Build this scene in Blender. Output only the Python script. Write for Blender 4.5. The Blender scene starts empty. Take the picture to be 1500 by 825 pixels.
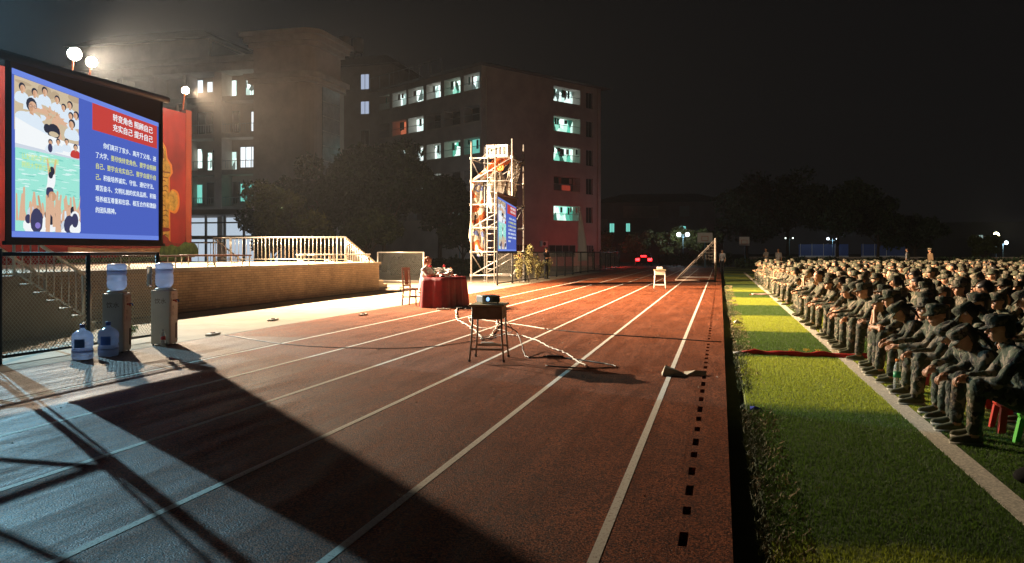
import bpy, bmesh, math, random
import numpy as np
from mathutils import Vector, Matrix, noise, Euler
PI = math.pi
R = math.radians
random.seed(7)
SC = bpy.context.scene
COL = SC.collection

# ------------------------------------------------------------------ camera, world, lights
cam_data = bpy.data.cameras.new("camera")
cam = bpy.data.objects.new("camera", cam_data)
COL.objects.link(cam)
cam.location = (0, 0, 1.46)
cam.rotation_euler = (R(90), 0, math.atan(305 / 1200))
cam_data.sensor_width = 36
cam_data.lens = 28.8
cam_data.shift_y = -43.5 / 1500
cam_data.clip_end = 2000
cam_data.clip_start = 0.05
SC.camera = cam

world = bpy.data.worlds.new("World")
SC.world = world
world.use_nodes = True
bg = world.node_tree.nodes["Background"]
bg.inputs[0].default_value = (0.0042, 0.0041, 0.0043, 1)
bg.inputs[1].default_value = 1.0

SC.view_settings.view_transform = 'Standard'
SC.view_settings.look = 'None'
SC.view_settings.exposure = 0.0
SC.view_settings.gamma = 1.0
SC.cycles.volume_bounces = 0
SC.cycles.max_bounces = 5
SC.cycles.diffuse_bounces = 3
SC.cycles.sample_clamp_indirect = 4.0


def spot(name, loc, target, power, color, size_deg, blend, soft=0.12):
    d = bpy.data.lights.new(name, 'SPOT')
    d.energy = power
    d.color = color
    d.spot_size = R(size_deg)
    d.spot_blend = blend
    d.shadow_soft_size = soft
    o = bpy.data.objects.new(name, d)
    COL.objects.link(o)
    o.location = loc
    v = Vector(target) - Vector(loc)
    o.rotation_euler = v.to_track_quat('-Z', 'Y').to_euler()
    return o


def point(name, loc, power, color, soft=0.1):
    d = bpy.data.lights.new(name, 'POINT')
    d.energy = power
    d.color = color
    d.shadow_soft_size = soft
    o = bpy.data.objects.new(name, d)
    COL.objects.link(o)
    o.location = loc
    return o


LAMP_SPOTS = [((-20.55, 22.7, 7.9), 'warm'), ((-20.55, 28.25, 7.85), 'warm'), ((-20.55, 16.4, 7.9), 'cool')]
spot("flood_beam", (-20.2, 22.7, 7.85), (1.5, 27.5, 0.5), 78000, (1.0, 0.80, 0.56), 132, 1.0)
spot("flood_beam", (-20.2, 28.25, 7.8), (2.0, 31.0, 0.0), 125000, (1.0, 0.66, 0.38), 104, 1.0)
spot("flood_beam", (-20.2, 16.4, 7.85), (-7.0, 2.5, 0.0), 12500, (0.40, 0.80, 1.0), 86, 1.0, 0.05)

# ------------------------------------------------------------------ material helpers
MATS = {}


def mat(name, color, rough=0.7, metal=0.0, var=0.0, vscale=3.0, bump=0.0, bscale=40.0,
        emit=None, estr=0.0, spec=0.5, trans=0.0, coords='Object', detail=4.0):
    if name in MATS:
        return MATS[name]
    m = bpy.data.materials.new(name)
    m.use_nodes = True
    nt = m.node_tree
    b = nt.nodes["Principled BSDF"]
    b.inputs['Base Color'].default_value = (*color, 1)
    b.inputs['Roughness'].default_value = rough
    b.inputs['Metallic'].default_value = metal
    b.inputs['Specular IOR Level'].default_value = spec
    if trans:
        b.inputs['Transmission Weight'].default_value = trans
    if emit:
        b.inputs['Emission Color'].default_value = (*emit, 1)
        b.inputs['Emission Strength'].default_value = estr
    tc = nt.nodes.new('ShaderNodeTexCoord')
    if var > 0:
        n = nt.nodes.new('ShaderNodeTexNoise')
        n.inputs['Scale'].default_value = vscale
        n.inputs['Detail'].default_value = detail
        n.inputs['Roughness'].default_value = 0.65
        nt.links.new(tc.outputs[coords], n.inputs['Vector'])
        r = nt.nodes.new('ShaderNodeMapRange')
        r.inputs['From Min'].default_value = 0.3
        r.inputs['From Max'].default_value = 0.7
        r.inputs['To Min'].default_value = 1 - var
        r.inputs['To Max'].default_value = 1 + var
        nt.links.new(n.outputs['Fac'], r.inputs['Value'])
        mx = nt.nodes.new('ShaderNodeVectorMath')
        mx.operation = 'SCALE'
        mx.inputs[0].default_value = color
        nt.links.new(r.outputs[0], mx.inputs['Scale'])
        nt.links.new(mx.outputs[0], b.inputs['Base Color'])
    if bump > 0:
        n2 = nt.nodes.new('ShaderNodeTexNoise')
        n2.inputs['Scale'].default_value = bscale
        n2.inputs['Detail'].default_value = 3
        nt.links.new(tc.outputs[coords], n2.inputs['Vector'])
        bp = nt.nodes.new('ShaderNodeBump')
        bp.inputs['Strength'].default_value = bump
        bp.inputs['Distance'].default_value = 0.01
        nt.links.new(n2.outputs['Fac'], bp.inputs['Height'])
        nt.links.new(bp.outputs[0], b.inputs['Normal'])
    MATS[name] = m
    return m


def emat(name, color, strength=1.0):
    if name in MATS:
        return MATS[name]
    m = bpy.data.materials.new(name)
    m.use_nodes = True
    nt = m.node_tree
    nt.nodes.remove(nt.nodes["Principled BSDF"])
    e = nt.nodes.new('ShaderNodeEmission')
    e.inputs[0].default_value = (*color, 1)
    e.inputs[1].default_value = strength
    nt.links.new(e.outputs[0], nt.nodes["Material Output"].inputs[0])
    MATS[name] = m
    return m


def N(nt, t, **kw):
    n = nt.nodes.new(t)
    for k, v in kw.items():
        if k in n.inputs:
            n.inputs[k].default_value = v
        else:
            setattr(n, k, v)
    return n


# granular rubber running track
def rubber_mat(name, c1, c2, c3):
    m = mat(name, c1, 0.62, spec=0.25)
    nt = m.node_tree
    b = nt.nodes["Principled BSDF"]
    tc = N(nt, 'ShaderNodeTexCoord')
    g = N(nt, 'ShaderNodeTexVoronoi', Scale=105.0)
    nt.links.new(tc.outputs['Object'], g.inputs['Vector'])
    sp = N(nt, 'ShaderNodeSeparateColor')
    nt.links.new(g.outputs['Color'], sp.inputs[0])
    cr = N(nt, 'ShaderNodeValToRGB')
    e = cr.color_ramp.elements
    e[0].position = 0.15
    e[0].color = (*c2, 1)
    e[1].position = 0.85
    e[1].color = (*c3, 1)
    x = e.new(0.5)
    x.color = (*c1, 1)
    nt.links.new(sp.outputs[0], cr.inputs[0])
    st = N(nt, 'ShaderNodeTexNoise', Scale=0.9, Detail=8.0, Roughness=0.7)
    nt.links.new(tc.outputs['Object'], st.inputs['Vector'])
    mr = N(nt, 'ShaderNodeMapRange')
    mr.inputs['From Min'].default_value = 0.3
    mr.inputs['From Max'].default_value = 0.7
    mr.inputs['To Min'].default_value = 0.72
    mr.inputs['To Max'].default_value = 1.22
    nt.links.new(st.outputs['Fac'], mr.inputs['Value'])
    sc = N(nt, 'ShaderNodeVectorMath', operation='SCALE')
    nt.links.new(cr.outputs[0], sc.inputs[0])
    nt.links.new(mr.outputs[0], sc.inputs['Scale'])
    nt.links.new(sc.outputs[0], b.inputs['Base Color'])
    n2 = N(nt, 'ShaderNodeTexNoise', Scale=90.0, Detail=4.0)
    nt.links.new(tc.outputs['Object'], n2.inputs['Vector'])
    # long worn streaks and scuffs along the lanes
    mp = N(nt, 'ShaderNodeMapping')
    mp.inputs['Scale'].default_value = (2.2, 0.25, 1)
    nt.links.new(tc.outputs['Object'], mp.inputs[0])
    sk = N(nt, 'ShaderNodeTexNoise', Scale=1.6, Detail=9.0, Roughness=0.75)
    nt.links.new(mp.outputs[0], sk.inputs['Vector'])
    sr = N(nt, 'ShaderNodeMapRange')
    sr.inputs['From Min'].default_value = 0.40
    sr.inputs['From Max'].default_value = 0.70
    sr.inputs['To Min'].default_value = 0.50
    sr.inputs['To Max'].default_value = 0.85
    nt.links.new(sk.outputs['Fac'], sr.inputs['Value'])
    nt.links.new(sr.outputs[0], b.inputs['Roughness'])
    s2 = N(nt, 'ShaderNodeVectorMath', operation='SCALE')
    sr2 = N(nt, 'ShaderNodeMapRange')
    sr2.inputs['From Min'].default_value = 0.35
    sr2.inputs['From Max'].default_value = 0.65
    sr2.inputs['To Min'].default_value = 0.78
    sr2.inputs['To Max'].default_value = 1.15
    nt.links.new(sk.outputs['Fac'], sr2.inputs['Value'])
    nt.links.new(sc.outputs[0], s2.inputs[0])
    nt.links.new(sr2.outputs[0], s2.inputs['Scale'])
    nt.links.new(s2.outputs[0], b.inputs['Base Color'])
    bp = N(nt, 'ShaderNodeBump', Strength=1.0, Distance=0.008)
    nt.links.new(n2.outputs['Fac'], bp.inputs['Height'])
    nt.links.new(bp.outputs[0], b.inputs['Normal'])
    return m


M_TRACK = rubber_mat('track_rubber', (0.175, 0.044, 0.014), (0.045, 0.012, 0.006), (0.42, 0.12, 0.043))
M_APRON = rubber_mat('apron_rubber', (0.21, 0.12, 0.09), (0.11, 0.055, 0.04), (0.36, 0.24, 0.19))


def line_mat():
    m = mat('line_paint', (0.62, 0.58, 0.5), 0.7)
    nt = m.node_tree
    b = nt.nodes["Principled BSDF"]
    tc = N(nt, 'ShaderNodeTexCoord')
    n = N(nt, 'ShaderNodeTexNoise', Scale=55.0, Detail=5.0, Roughness=0.8)
    nt.links.new(tc.outputs['Object'], n.inputs['Vector'])
    cr = N(nt, 'ShaderNodeValToRGB')
    e = cr.color_ramp.elements
    e[0].position = 0.33
    e[0].color = (0.30, 0.16, 0.10, 1)
    e[1].position = 0.47
    e[1].color = (0.86, 0.80, 0.70, 1)
    nt.links.new(n.outputs['Fac'], cr.inputs[0])
    nt.links.new(cr.outputs[0], b.inputs['Base Color'])
    bp = N(nt, 'ShaderNodeBump', Strength=0.5, Distance=0.004)
    nt.links.new(n.outputs['Fac'], bp.inputs['Height'])
    nt.links.new(bp.outputs[0], b.inputs['Normal'])
    return m


M_LINE = line_mat()


def turf_mat(name, light, dark):
    m = mat(name, light, 0.6)
    nt = m.node_tree
    b = nt.nodes["Principled BSDF"]
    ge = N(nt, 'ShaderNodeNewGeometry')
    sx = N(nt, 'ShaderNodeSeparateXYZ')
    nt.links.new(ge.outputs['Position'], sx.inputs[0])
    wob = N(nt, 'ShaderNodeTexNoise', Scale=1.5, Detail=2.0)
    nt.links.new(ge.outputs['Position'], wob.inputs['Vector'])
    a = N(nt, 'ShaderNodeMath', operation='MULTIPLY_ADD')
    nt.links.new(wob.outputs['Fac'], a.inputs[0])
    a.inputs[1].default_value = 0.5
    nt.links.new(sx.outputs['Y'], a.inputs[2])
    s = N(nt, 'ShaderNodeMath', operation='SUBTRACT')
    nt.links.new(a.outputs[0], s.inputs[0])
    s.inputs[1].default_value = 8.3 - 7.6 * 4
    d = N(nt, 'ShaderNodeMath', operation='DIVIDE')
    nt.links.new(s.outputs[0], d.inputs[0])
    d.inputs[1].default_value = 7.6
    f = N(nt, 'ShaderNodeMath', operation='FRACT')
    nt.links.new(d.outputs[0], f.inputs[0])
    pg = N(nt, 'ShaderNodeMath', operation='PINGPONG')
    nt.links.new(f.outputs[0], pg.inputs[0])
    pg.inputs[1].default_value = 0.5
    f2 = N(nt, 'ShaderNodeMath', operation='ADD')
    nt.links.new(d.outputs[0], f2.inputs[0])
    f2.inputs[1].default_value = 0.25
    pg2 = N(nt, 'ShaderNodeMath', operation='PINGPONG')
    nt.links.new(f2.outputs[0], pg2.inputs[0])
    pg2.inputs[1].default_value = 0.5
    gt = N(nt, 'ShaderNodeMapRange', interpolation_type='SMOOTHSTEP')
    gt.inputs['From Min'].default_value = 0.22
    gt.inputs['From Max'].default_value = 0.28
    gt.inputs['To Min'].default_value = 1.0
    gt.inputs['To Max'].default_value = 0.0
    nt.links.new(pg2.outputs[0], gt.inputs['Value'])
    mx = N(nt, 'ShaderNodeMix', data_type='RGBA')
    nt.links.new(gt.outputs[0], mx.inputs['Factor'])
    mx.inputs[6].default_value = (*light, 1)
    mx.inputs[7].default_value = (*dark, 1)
    n = N(nt, 'ShaderNodeTexNoise', Scale=70.0, Detail=4.0, Roughness=0.7)
    nt.links.new(ge.outputs['Position'], n.inputs['Vector'])
    mr = N(nt, 'ShaderNodeMapRange')
    mr.inputs['From Min'].default_value = 0.3
    mr.inputs['From Max'].default_value = 0.7
    mr.inputs['To Min'].default_value = 0.45
    mr.inputs['To Max'].default_value = 1.5
    nt.links.new(n.outputs['Fac'], mr.inputs['Value'])
    sc = N(nt, 'ShaderNodeVectorMath', operation='SCALE')
    nt.links.new(mx.outputs[2], sc.inputs[0])
    nt.links.new(mr.outputs[0], sc.inputs['Scale'])
    nt.links.new(sc.outputs[0], b.inputs['Base Color'])
    bp = N(nt, 'ShaderNodeBump', Strength=1.0, Distance=0.02)
    nt.links.new(n.outputs['Fac'], bp.inputs['Height'])
    nt.links.new(bp.outputs[0], b.inputs['Normal'])
    return m


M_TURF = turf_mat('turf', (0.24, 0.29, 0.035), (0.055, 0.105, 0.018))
M_CONC = mat('concrete_paving', (0.34, 0.275, 0.20), 0.8, var=0.28, vscale=1.3, bump=0.35, bscale=60, detail=9)
M_GROUND = mat('ground_asphalt', (0.055, 0.052, 0.05), 0.85, var=0.3, vscale=0.6, bump=0.3, bscale=50)
M_SOIL = mat('gutter_soil', (0.025, 0.02, 0.015), 0.95, var=0.4, vscale=9, bump=0.6, bscale=30)


def brick_mat(name, c1, c2, mortar, scale=1.0):
    m = mat(name, c1, 0.85)
    nt = m.node_tree
    b = nt.nodes["Principled BSDF"]
    tc = N(nt, 'ShaderNodeTexCoord')
    mp = N(nt, 'ShaderNodeMapping')
    mp.inputs['Rotation'].default_value = (0, 0, 0)
    sep = N(nt, 'ShaderNodeSeparateXYZ')
    cmb = N(nt, 'ShaderNodeCombineXYZ')
    nt.links.new(tc.outputs['Object'], sep.inputs[0])
    ad = N(nt, 'ShaderNodeMath', operation='ADD')
    nt.links.new(sep.outputs['X'], ad.inputs[0])
    nt.links.new(sep.outputs['Y'], ad.inputs[1])
    nt.links.new(ad.outputs[0], cmb.inputs['X'])
    nt.links.new(sep.outputs['Z'], cmb.inputs['Y'])
    br = N(nt, 'ShaderNodeTexBrick')
    br.inputs['Scale'].default_value = scale
    br.inputs['Brick Width'].default_value = 0.24
    br.inputs['Row Height'].default_value = 0.065
    br.inputs['Mortar Size'].default_value = 0.007
    br.inputs['Color1'].default_value = (*c1, 1)
    br.inputs['Color2'].default_value = (*c2, 1)
    br.inputs['Mortar'].default_value = (*mortar, 1)
    nt.links.new(cmb.outputs[0], br.inputs['Vector'])
    st = N(nt, 'ShaderNodeTexNoise', Scale=1.1, Detail=7.0, Roughness=0.7)
    nt.links.new(tc.outputs['Object'], st.inputs['Vector'])
    mr = N(nt, 'ShaderNodeMapRange')
    mr.inputs['From Min'].default_value = 0.3
    mr.inputs['From Max'].default_value = 0.7
    mr.inputs['To Min'].default_value = 0.65
    mr.inputs['To Max'].default_value = 1.25
    nt.links.new(st.outputs['Fac'], mr.inputs['Value'])
    sc = N(nt, 'ShaderNodeVectorMath', operation='SCALE')
    nt.links.new(br.outputs['Color'], sc.inputs[0])
    nt.links.new(mr.outputs[0], sc.inputs['Scale'])
    nt.links.new(sc.outputs[0], b.inputs['Base Color'])
    bp = N(nt, 'ShaderNodeBump', Strength=0.6, Distance=0.01)
    nt.links.new(br.outputs['Fac'], bp.inputs['Height'])
    bp.invert = True
    nt.links.new(bp.outputs[0], b.inputs['Normal'])
    return m


M_BRICK = brick_mat('stage_brick', (0.46, 0.32, 0.19), (0.36, 0.25, 0.15), (0.22, 0.16, 0.11))
M_GALV = mat('galvanised_steel', (0.5, 0.48, 0.45), 0.42, 0.6, var=0.2, vscale=6)
M_RAIL = mat('handrail_steel', (0.50, 0.46, 0.40), 0.35, 0.5, var=0.12, vscale=5)
M_BLACKMETAL = mat('black_painted_metal', (0.02, 0.02, 0.022), 0.4, 0.3)
M_WIRE = mat('chainlink_wire', (0.20, 0.20, 0.18), 0.45, 0.6)
M_LITWIRE = mat('lit_coated_wire', (0.55, 0.53, 0.42), 0.45, 0.15)  # black-coated wire, its colour raised to pale yellow to look lamplit
M_BLACK = mat('black_plastic', (0.012, 0.012, 0.013), 0.45)
M_WHITE = mat('white_plastic', (0.72, 0.70, 0.66), 0.4)
M_WOOD = mat('dark_wood', (0.11, 0.035, 0.018), 0.4, var=0.3, vscale=12)
M_PLY = mat('desk_top_ply', (0.50, 0.40, 0.22), 0.5, var=0.2, vscale=8)
M_DESKSTEEL = mat('desk_steel', (0.34, 0.28, 0.21), 0.45, 0.4, var=0.2, vscale=20)
M_VELVET = mat('red_velvet', (0.22, 0.002, 0.006), 0.55, var=0.35, vscale=5)
M_SKIN = mat('skin', (0.56, 0.29, 0.17), 0.5, var=0.10, vscale=9)
M_HAIR = mat('black_hair', (0.012, 0.009, 0.008), 0.45)
M_SHOE = mat('canvas_shoe', (0.085, 0.085, 0.045), 0.8, var=0.2, vscale=30)
M_SOLE = mat('shoe_sole', (0.35, 0.32, 0.25), 0.7)
M_EYE = mat('eye_dark', (0.015, 0.01, 0.01), 0.25)
M_LIP = mat('lips', (0.36, 0.11, 0.09), 0.5)


def camo_mat():
    m = mat('camouflage_cloth', (0.2, 0.2, 0.15), 0.85)
    nt = m.node_tree
    b = nt.nodes["Principled BSDF"]
    tc = N(nt, 'ShaderNodeTexCoord')
    oi = N(nt, 'ShaderNodeObjectInfo')
    ml = N(nt, 'ShaderNodeMath', operation='MULTIPLY')
    nt.links.new(oi.outputs['Random'], ml.inputs[0])
    ml.inputs[1].default_value = 37.0
    cb = N(nt, 'ShaderNodeCombineXYZ')
    nt.links.new(ml.outputs[0], cb.inputs[0])
    ad = N(nt, 'ShaderNodeVectorMath', operation='ADD')
    nt.links.new(tc.outputs['Object'], ad.inputs[0])
    nt.links.new(cb.outputs[0], ad.inputs[1])
    col = None
    for (scl, th, c, off) in ((10.0, 0.50, (0.225, 0.18, 0.125), 0.0), (13.0, 0.53, (0.04, 0.052, 0.025), 5.3), (16.0, 0.595, (0.030, 0.024, 0.020), 11.1)):
        o2 = N(nt, 'ShaderNodeVectorMath', operation='ADD')
        o2.inputs[1].default_value = (off, off * 2, off)
        nt.links.new(ad.outputs[0], o2.inputs[0])
        n = N(nt, 'ShaderNodeTexNoise', Scale=scl, Detail=2.5)
        nt.links.new(o2.outputs[0], n.inputs['Vector'])
        g = N(nt, 'ShaderNodeMath', operation='GREATER_THAN')
        nt.links.new(n.outputs['Fac'], g.inputs[0])
        g.inputs[1].default_value = th
        mx = N(nt, 'ShaderNodeMix', data_type='RGBA')
        nt.links.new(g.outputs[0], mx.inputs['Factor'])
        if col is None:
            mx.inputs[6].default_value = (0.075, 0.080, 0.045, 1)
        else:
            nt.links.new(col, mx.inputs[6])
        mx.inputs[7].default_value = (*c, 1)
        col = mx.outputs[2]
    nt.links.new(col, b.inputs['Base Color'])
    n = N(nt, 'ShaderNodeTexNoise', Scale=16.0, Detail=5.0)
    n.inputs['Distortion'].default_value = 0.6
    nt.links.new(ad.outputs[0], n.inputs['Vector'])
    bp = N(nt, 'ShaderNodeBump', Strength=0.8, Distance=0.03)
    nt.links.new(n.outputs['Fac'], bp.inputs['Height'])
    nt.links.new(bp.outputs[0], b.inputs['Normal'])
    return m


M_CAMO = camo_mat()


# ------------------------------------------------------------------ mesh builder
def random_tint(m, lo, hi):
    nt = m.node_tree
    b = nt.nodes["Principled BSDF"]
    oi = N(nt, 'ShaderNodeObjectInfo')
    mr = N(nt, 'ShaderNodeMapRange')
    mr.inputs['To Min'].default_value = lo
    mr.inputs['To Max'].default_value = hi
    nt.links.new(oi.outputs['Random'], mr.inputs['Value'])
    sc = N(nt, 'ShaderNodeVectorMath', operation='SCALE')
    src = b.inputs['Base Color'].links[0].from_socket
    nt.links.new(src, sc.inputs[0])
    nt.links.new(mr.outputs[0], sc.inputs['Scale'])
    nt.links.new(sc.outputs[0], b.inputs['Base Color'])


random_tint(M_SKIN, 0.75, 1.18)
random_tint(M_CAMO, 0.55, 1.15)


class MB:
    def __init__(self):
        self.v = []
        self.f = []
        self.mi = []

    def add(self, vs, fs, mi=0):
        n = len(self.v)
        self.v.extend([tuple(p) for p in vs])
        self.f.extend([tuple(i + n for i in q) for q in fs])
        self.mi.extend([mi] * len(fs))
        return self

    def box(self, lo, hi, mi=0, M=None):
        x0, y0, z0 = lo
        x1, y1, z1 = hi
        vs = [Vector(p) for p in ((x0, y0, z0), (x1, y0, z0), (x1, y1, z0), (x0, y1, z0), (x0, y0, z1), (x1, y0, z1), (x1, y1, z1), (x0, y1, z1))]
        if M is not None:
            vs = [M @ p for p in vs]
        return self.add(vs, [(3, 2, 1, 0), (4, 5, 6, 7), (0, 1, 5, 4), (1, 2, 6, 5), (2, 3, 7, 6), (3, 0, 4, 7)], mi)

    def quad(self, a, b, c, d, mi=0):
        return self.add([a, b, c, d], [(0, 1, 2, 3)], mi)

    def tube(self, pts, r, n=8, mi=0, cap=True):
        pts = [Vector(p) for p in pts]
        k = len(pts)
        rs = r if isinstance(r, (list, tuple)) else [r] * k
        vs = []
        prev = None
        for i, p in enumerate(pts):
            if i == 0:
                t = pts[1] - p
            elif i == k - 1:
                t = p - pts[-2]
            else:
                t = (pts[i + 1] - p).normalized() + (p - pts[i - 1]).normalized()
            if t.length < 1e-9:
                t = Vector((0, 0, 1))
            t.normalize()
            if prev is None:
                a = Vector((0, 0, 1)) if abs(t.z) < 0.9 else Vector((1, 0, 0))
                u = t.cross(a).normalized()
            else:
                u = (prev - t * prev.dot(t))
                if u.length < 1e-6:
                    u = t.cross(Vector((0, 0, 1)))
                u.normalize()
            prev = u
            w = t.cross(u)
            for j in range(n):
                an = 2 * PI * j / n
                vs.append(p + (u * math.cos(an) + w * math.sin(an)) * rs[i])
        fs = []
        for i in range(k - 1):
            for j in range(n):
                fs.append((i * n + j, i * n + (j + 1) % n, (i + 1) * n + (j + 1) % n, (i + 1) * n + j))
        if cap:
            fs.append(tuple(range(n - 1, -1, -1)))
            fs.append(tuple((k - 1) * n + j for j in range(n)))
        return self.add(vs, fs, mi)

    def lathe(self, c, prof, n=16, mi=0, M=None):
        vs = []
        c = Vector(c)
        for (r, z) in prof:
            for j in range(n):
                a = 2 * PI * j / n
                p = Vector((r * math.cos(a), r * math.sin(a), z))
                if M is not None:
                    p = M @ p
                vs.append(c + p)
        fs = []
        k = len(prof)
        for i in range(k - 1):
            for j in range(n):
                fs.append((i * n + j, i * n + (j + 1) % n, (i + 1) * n + (j + 1) % n, (i + 1) * n + j))
        fs.append(tuple(range(n - 1, -1, -1)))
        fs.append(tuple((k - 1) * n + j for j in range(n)))
        return self.add(vs, fs, mi)

    def ell(self, c, r, mi=0, seg=14, rings=8, M=None):
        prof = []
        vs = []
        c = Vector(c)
        if not isinstance(r, (tuple, list)):
            r = (r, r, r)
        for i in range(rings + 1):
            th = PI * i / rings
            for j in range(seg):
                a = 2 * PI * j / seg
                p = Vector((r[0] * math.sin(th) * math.cos(a), r[1] * math.sin(th) * math.sin(a), -r[2] * math.cos(th)))
                if M is not None:
                    p = M @ p
                vs.append(c + p)
        fs = []
        for i in range(rings):
            for j in range(seg):
                fs.append((i * seg + j, i * seg + (j + 1) % seg, (i + 1) * seg + (j + 1) % seg, (i + 1) * seg + j))
        return self.add(vs, fs, mi)

    def build(self, name, mats, parent=None, smooth=False, weld=False):
        me = bpy.data.meshes.new(name)
        me.from_pydata(self.v, [], self.f)
        for m in (mats if isinstance(mats, (list, tuple)) else [mats]):
            me.materials.append(m)
        me.polygons.foreach_set('material_index', self.mi)
        if smooth:
            me.polygons.foreach_set('use_smooth', [True] * len(self.f))
        me.update()
        if weld:
            bm = bmesh.new()
            bm.from_mesh(me)
            bmesh.ops.remove_doubles(bm, verts=bm.verts, dist=1e-5)
            bm.to_mesh(me)
            bm.free()
        o = bpy.data.objects.new(name, me)
        COL.objects.link(o)
        if parent is not None:
            o.parent = parent
        return o


def bevel(o, w=0.01, seg=2, ang=35):
    b = o.modifiers.new('bevel', 'BEVEL')
    b.width = w
    b.segments = seg
    b.limit_method = 'ANGLE'
    b.angle_limit = R(ang)
    return o


def tag(o, label=None, cat=None, group=None, kind=None):
    if label:
        o['label'] = label
    if cat:
        o['category'] = cat
    if group:
        o['group'] = group
    if kind:
        o['kind'] = kind
    return o


def empty(name, loc=(0, 0, 0), rz=0.0, label=None, cat=None, group=None):
    o = bpy.data.objects.new(name, None)
    COL.objects.link(o)
    o.location = loc
    o.rotation_euler = (0, 0, rz)
    o.empty_display_size = 0.2
    return tag(o, label, cat, group)


def copy_tree(o, parent=None):
    c = o.copy()
    COL.objects.link(c)
    c.parent = parent
    for ch in list(o.children):
        if ch.name in SC.objects:
            copy_tree(ch, c)
    return c


def text_mesh(txt, size, name, m, parent, M, extrude=0.0, align='LEFT', bold=0.0, spacing=1.0, linesp=1.0, xscale=1.0, dbl=0.0):
    cu = bpy.data.curves.new(name, 'FONT')
    cu.body = txt
    cu.size = size
    cu.align_x = align
    cu.extrude = extrude
    cu.offset = bold
    cu.space_character = spacing
    cu.space_line = linesp
    cu.resolution_u = 3
    t = bpy.data.objects.new(name + '_tmp', cu)
    COL.objects.link(t)
    dg = bpy.context.evaluated_depsgraph_get()
    me = bpy.data.meshes.new_from_object(t.evaluated_get(dg))
    bpy.data.objects.remove(t)
    bpy.data.curves.remove(cu)
    me.name = name
    if dbl:
        bm = bmesh.new()
        bm.from_mesh(me)
        g_ = bmesh.ops.duplicate(bm, geom=bm.verts[:] + bm.edges[:] + bm.faces[:])
        bmesh.ops.translate(bm, verts=[v for v in g_['geom'] if isinstance(v, bmesh.types.BMVert)], vec=(dbl, dbl * .5, .0008))
        bm.to_mesh(me)
        bm.free()
    me.transform(M @ Matrix.Diagonal((xscale, 1, 1, 1)))
    me.materials.clear()
    me.materials.append(m)
    o = bpy.data.objects.new(name, me)
    COL.objects.link(o)
    if parent is not None:
        o.parent = parent
    return o


# local frame for flat things facing +X with their width along +Y
FACE_PX = Matrix(((0, 0, 1, 0), (1, 0, 0, 0), (0, 1, 0, 0), (0, 0, 0, 1)))


def structure(name, mb, m, **kw):
    return tag(mb.build(name, m, **kw), kind='structure')

# ================================================================== SETTING
structure('ground', MB().box((-400, -120, -0.6), (400, 600, -0.16)), M_GROUND)
structure('road', MB().box((-60, 79, -0.16), (60, 86.8, -0.10)), mat('road_asphalt', (0.06, 0.058, 0.055), 0.8, var=0.2, vscale=2))
# running track slab, with the slotted drain strip left open along its inner side
tb = MB()
tb.box((-8.42, -14, -0.3), (-0.245, 78, 0.0))
tb.box((-0.125, -14, -0.3), (0.06, 78, 0.0))
structure('running_track', tb, M_TRACK)
structure('track_apron', MB().box((-8.42, -14, 0.0), (-6.83, 12.6, 0.004)), M_APRON)
ds = MB()
x0, x1 = -0.245, -0.125
hx0, hx1 = -0.205, -0.160
ds.box((x0, -14, -0.3), (hx0, 78, -0.0005))
ds.box((hx1, -14, -0.3), (x1, 78, -0.0005))
y = -13.9
while y < 77:
    ds.box((hx0, y, -0.3), (hx1, y + 0.25 + 0.04 * math.sin(y * 9), -0.0008))
    y += 0.47 + (0.03 if int(y * 7) % 3 else -0.03)
structure('drain_strip', ds, M_TRACK)
ln = MB()
for i, X in enumerate((-0.58, -1.81, -3.04, -4.27, -5.52, -6.77)):
    z = 0.0028 if X > -6.83 else 0.007
    ln.box((X - 0.027, -10, 0.0005 if X > -6.83 else 0.0045), (X + 0.026, 72, z))
structure('lane_lines', ln, M_LINE)
structure('concrete_paving', MB().box((-36, -14, -0.3), (-8.42, 60, 0.0)), M_CONC)
structure('paving_joints', MB().box((-8.50, -14, -0.2), (-8.44, 60, 0.003)), mat('joint_cement', (0.33, 0.29, 0.24), 0.9, var=0.3, vscale=8))
structure('gutter', MB().box((0.06, -14, -0.3), (0.24, 78, -0.13)), M_SOIL)
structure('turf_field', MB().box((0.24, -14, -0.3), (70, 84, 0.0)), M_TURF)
structure('field_line', MB().box((1.57, -14, 0.0005), (1.72, 60, 0.006)), mat('field_paint', (0.62, 0.56, 0.46), 0.8, var=0.45, vscale=60, bump=0.6, bscale=150))


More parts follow.
